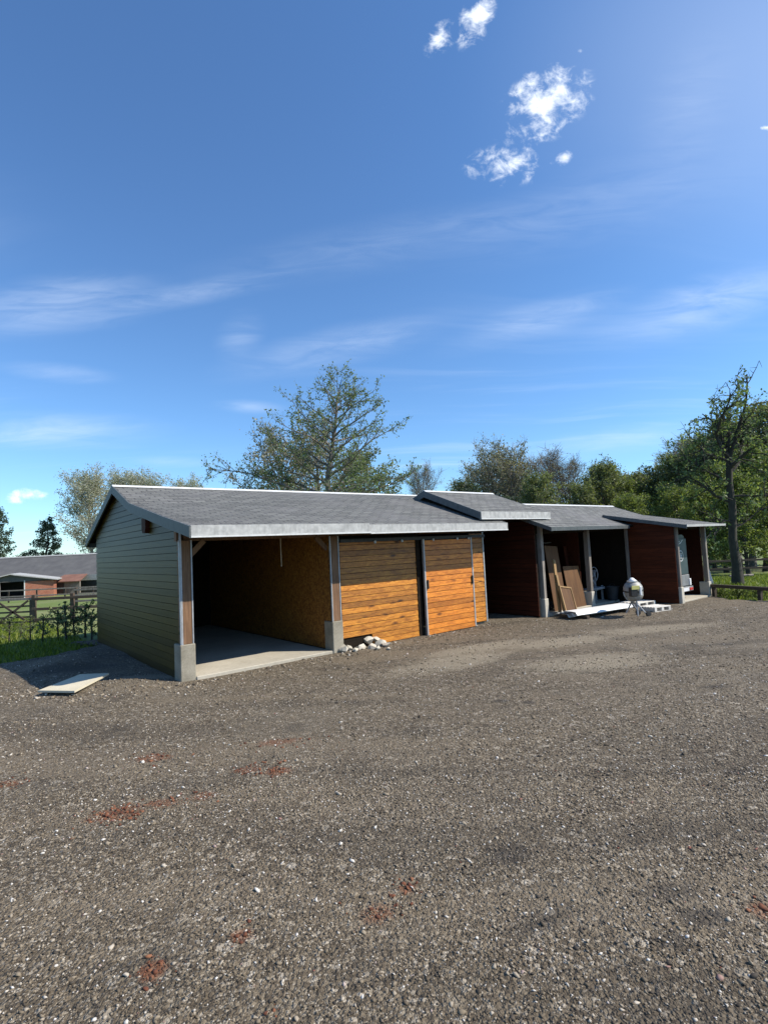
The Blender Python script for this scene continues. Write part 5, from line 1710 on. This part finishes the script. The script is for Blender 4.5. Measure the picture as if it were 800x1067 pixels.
    limbs = [((.10, 0, 4.9), (-.70, .1, 1.0), 2.7, .085), ((.10, 0, 4.9), (.75, -.1, 1.0), 3.3, .09), ((.06, 0, 4.3), (1.0, .2, .55), 2.8, .065), ((.05, 0, 4.0), (-1.0, -.2, .25), 2.0, .05), ((.10, 0, 4.9), (.1, .1, 1.0), 1.9, .06), ((.10, 0, 4.8), (-1.0, .0, .5), 2.2, .055),
             ((.08, 0, 4.6), (.1, .9, .9), 2.4, .08), ((.08, 0, 4.5), (.0, -.9, .8), 2.2, .075), ((.0, 0, 3.2), (-.9, .3, .4), 1.9, .055), ((.05, 0, 3.4), (.9, -.4, .3), 2.0, .055), ((0, 0, 2.4), (-.8, -.5, .3), 1.6, .04), ((0, 0, 2.2), (.9, .3, .25), 1.7, .04)]
    for (s, d, L, rd) in limbs:
        P = tb.poly(np.array(s, float), np.array(d, float), L, 7, .25, .16)
        tb.tube(P, np.linspace(rd, .02, 8), 6)
        for q in range(int(L * 6)):
            g = .2 + .8 * r.random(); ii = min(int(g * 7), 6); b2 = P[ii] + (P[ii + 1] - P[ii]) * (g * 7 - ii)
            d2 = (P[ii + 1] - P[ii]) / np.linalg.norm(P[ii + 1] - P[ii]) * .6 + r.normal(size=3) * .6
            P2 = tb.poly(b2, d2, .5 + .9 * r.random() * (1.2 - g * .5), 4, .15, .22)
            tb.tube(P2, np.linspace(.028 * (1.2 - g * .5), .008, 5), 4)
            for t in range(4):
                b3 = P2[1 + t % 4]; P3 = tb.poly(b3, r.normal(size=3) + (P2[-1] - P2[0]), .22 + .3 * r.random(), 2, 0, .2)
                tb.tube(P3, np.array([.010, .008, .004]), 3)
                if r.random() < .68: tb.leaves_on(P3, 9, .05, .075)
    tree_obj('old_tree', tb.meshes('old_tree'), 'bark_dark', 'leaf_grey_green', tz(p), 0, 'old tree with forked trunk and open half bare crown in the grass', scale=1.12)
    # -- hedge saplings by the paddock fence
    specs = [(10, 668, .62), (32, 667, .60), (45, 668, .72), (61, 666, .80), (69, 667, .92), (78, 665, .85), (89, 664, .90), (-8, 668, .7), (22, 664, .45), (96, 667, .7)]
    ms = []
    for sd in (71, 72, 73):
        tb = TreeB(sd).grow(1.0, .018, lambda f: .26 * (1.1 - .7 * f), 9, .10, .5, 1.1, sub=7, subf=.5, twig=2, twig_len=.10, leaf_n=3, leaf=.06, spread=.03, twig_r=.003, k=5)
        ms.append(tb.meshes('sapling'))
    for i, (px, py, h) in enumerate(specs):
        q = gpt(px, py, -.07)
        tree_obj('hedge_sapling', ms[i % 3], 'bark_dark', 'leaf_olive', (q[0], q[1], float(terrain(q[0], q[1]))), i * 1.1, 'young leafy hedge sapling in the grass before the paddock fence', 'sapling', 'hedge saplings by the fence', (h, h, h), 'leaves')
    # low brambles on the right verge
    tb = TreeB(81).grow(.45, .015, lambda f: .5 * (1.05 - .6 * f), 16, .03, .2, .9, sub=7, subf=.5, twig=3, twig_len=.14, leaf_n=6, leaf=.06, spread=.04, twig_r=.004, k=5)
    mbm = tb.meshes('bramble')
    for i, (px, py, h) in enumerate([(744, 621, .55), (751, 622, .45), (768, 623, .5), (776, 622, .42), (793, 624, .5)]):
        q = gpt(px, py, -.05)
        tree_obj('verge_bush', mbm, 'bark_dark', 'leaf_fresh', (q[0], q[1], float(terrain(q[0], q[1]))), i * 1.9, 'low bramble bush under the knee rail on the right verge', 'bush', 'brambles along the knee rail', h, 'leaves')
build_trees()
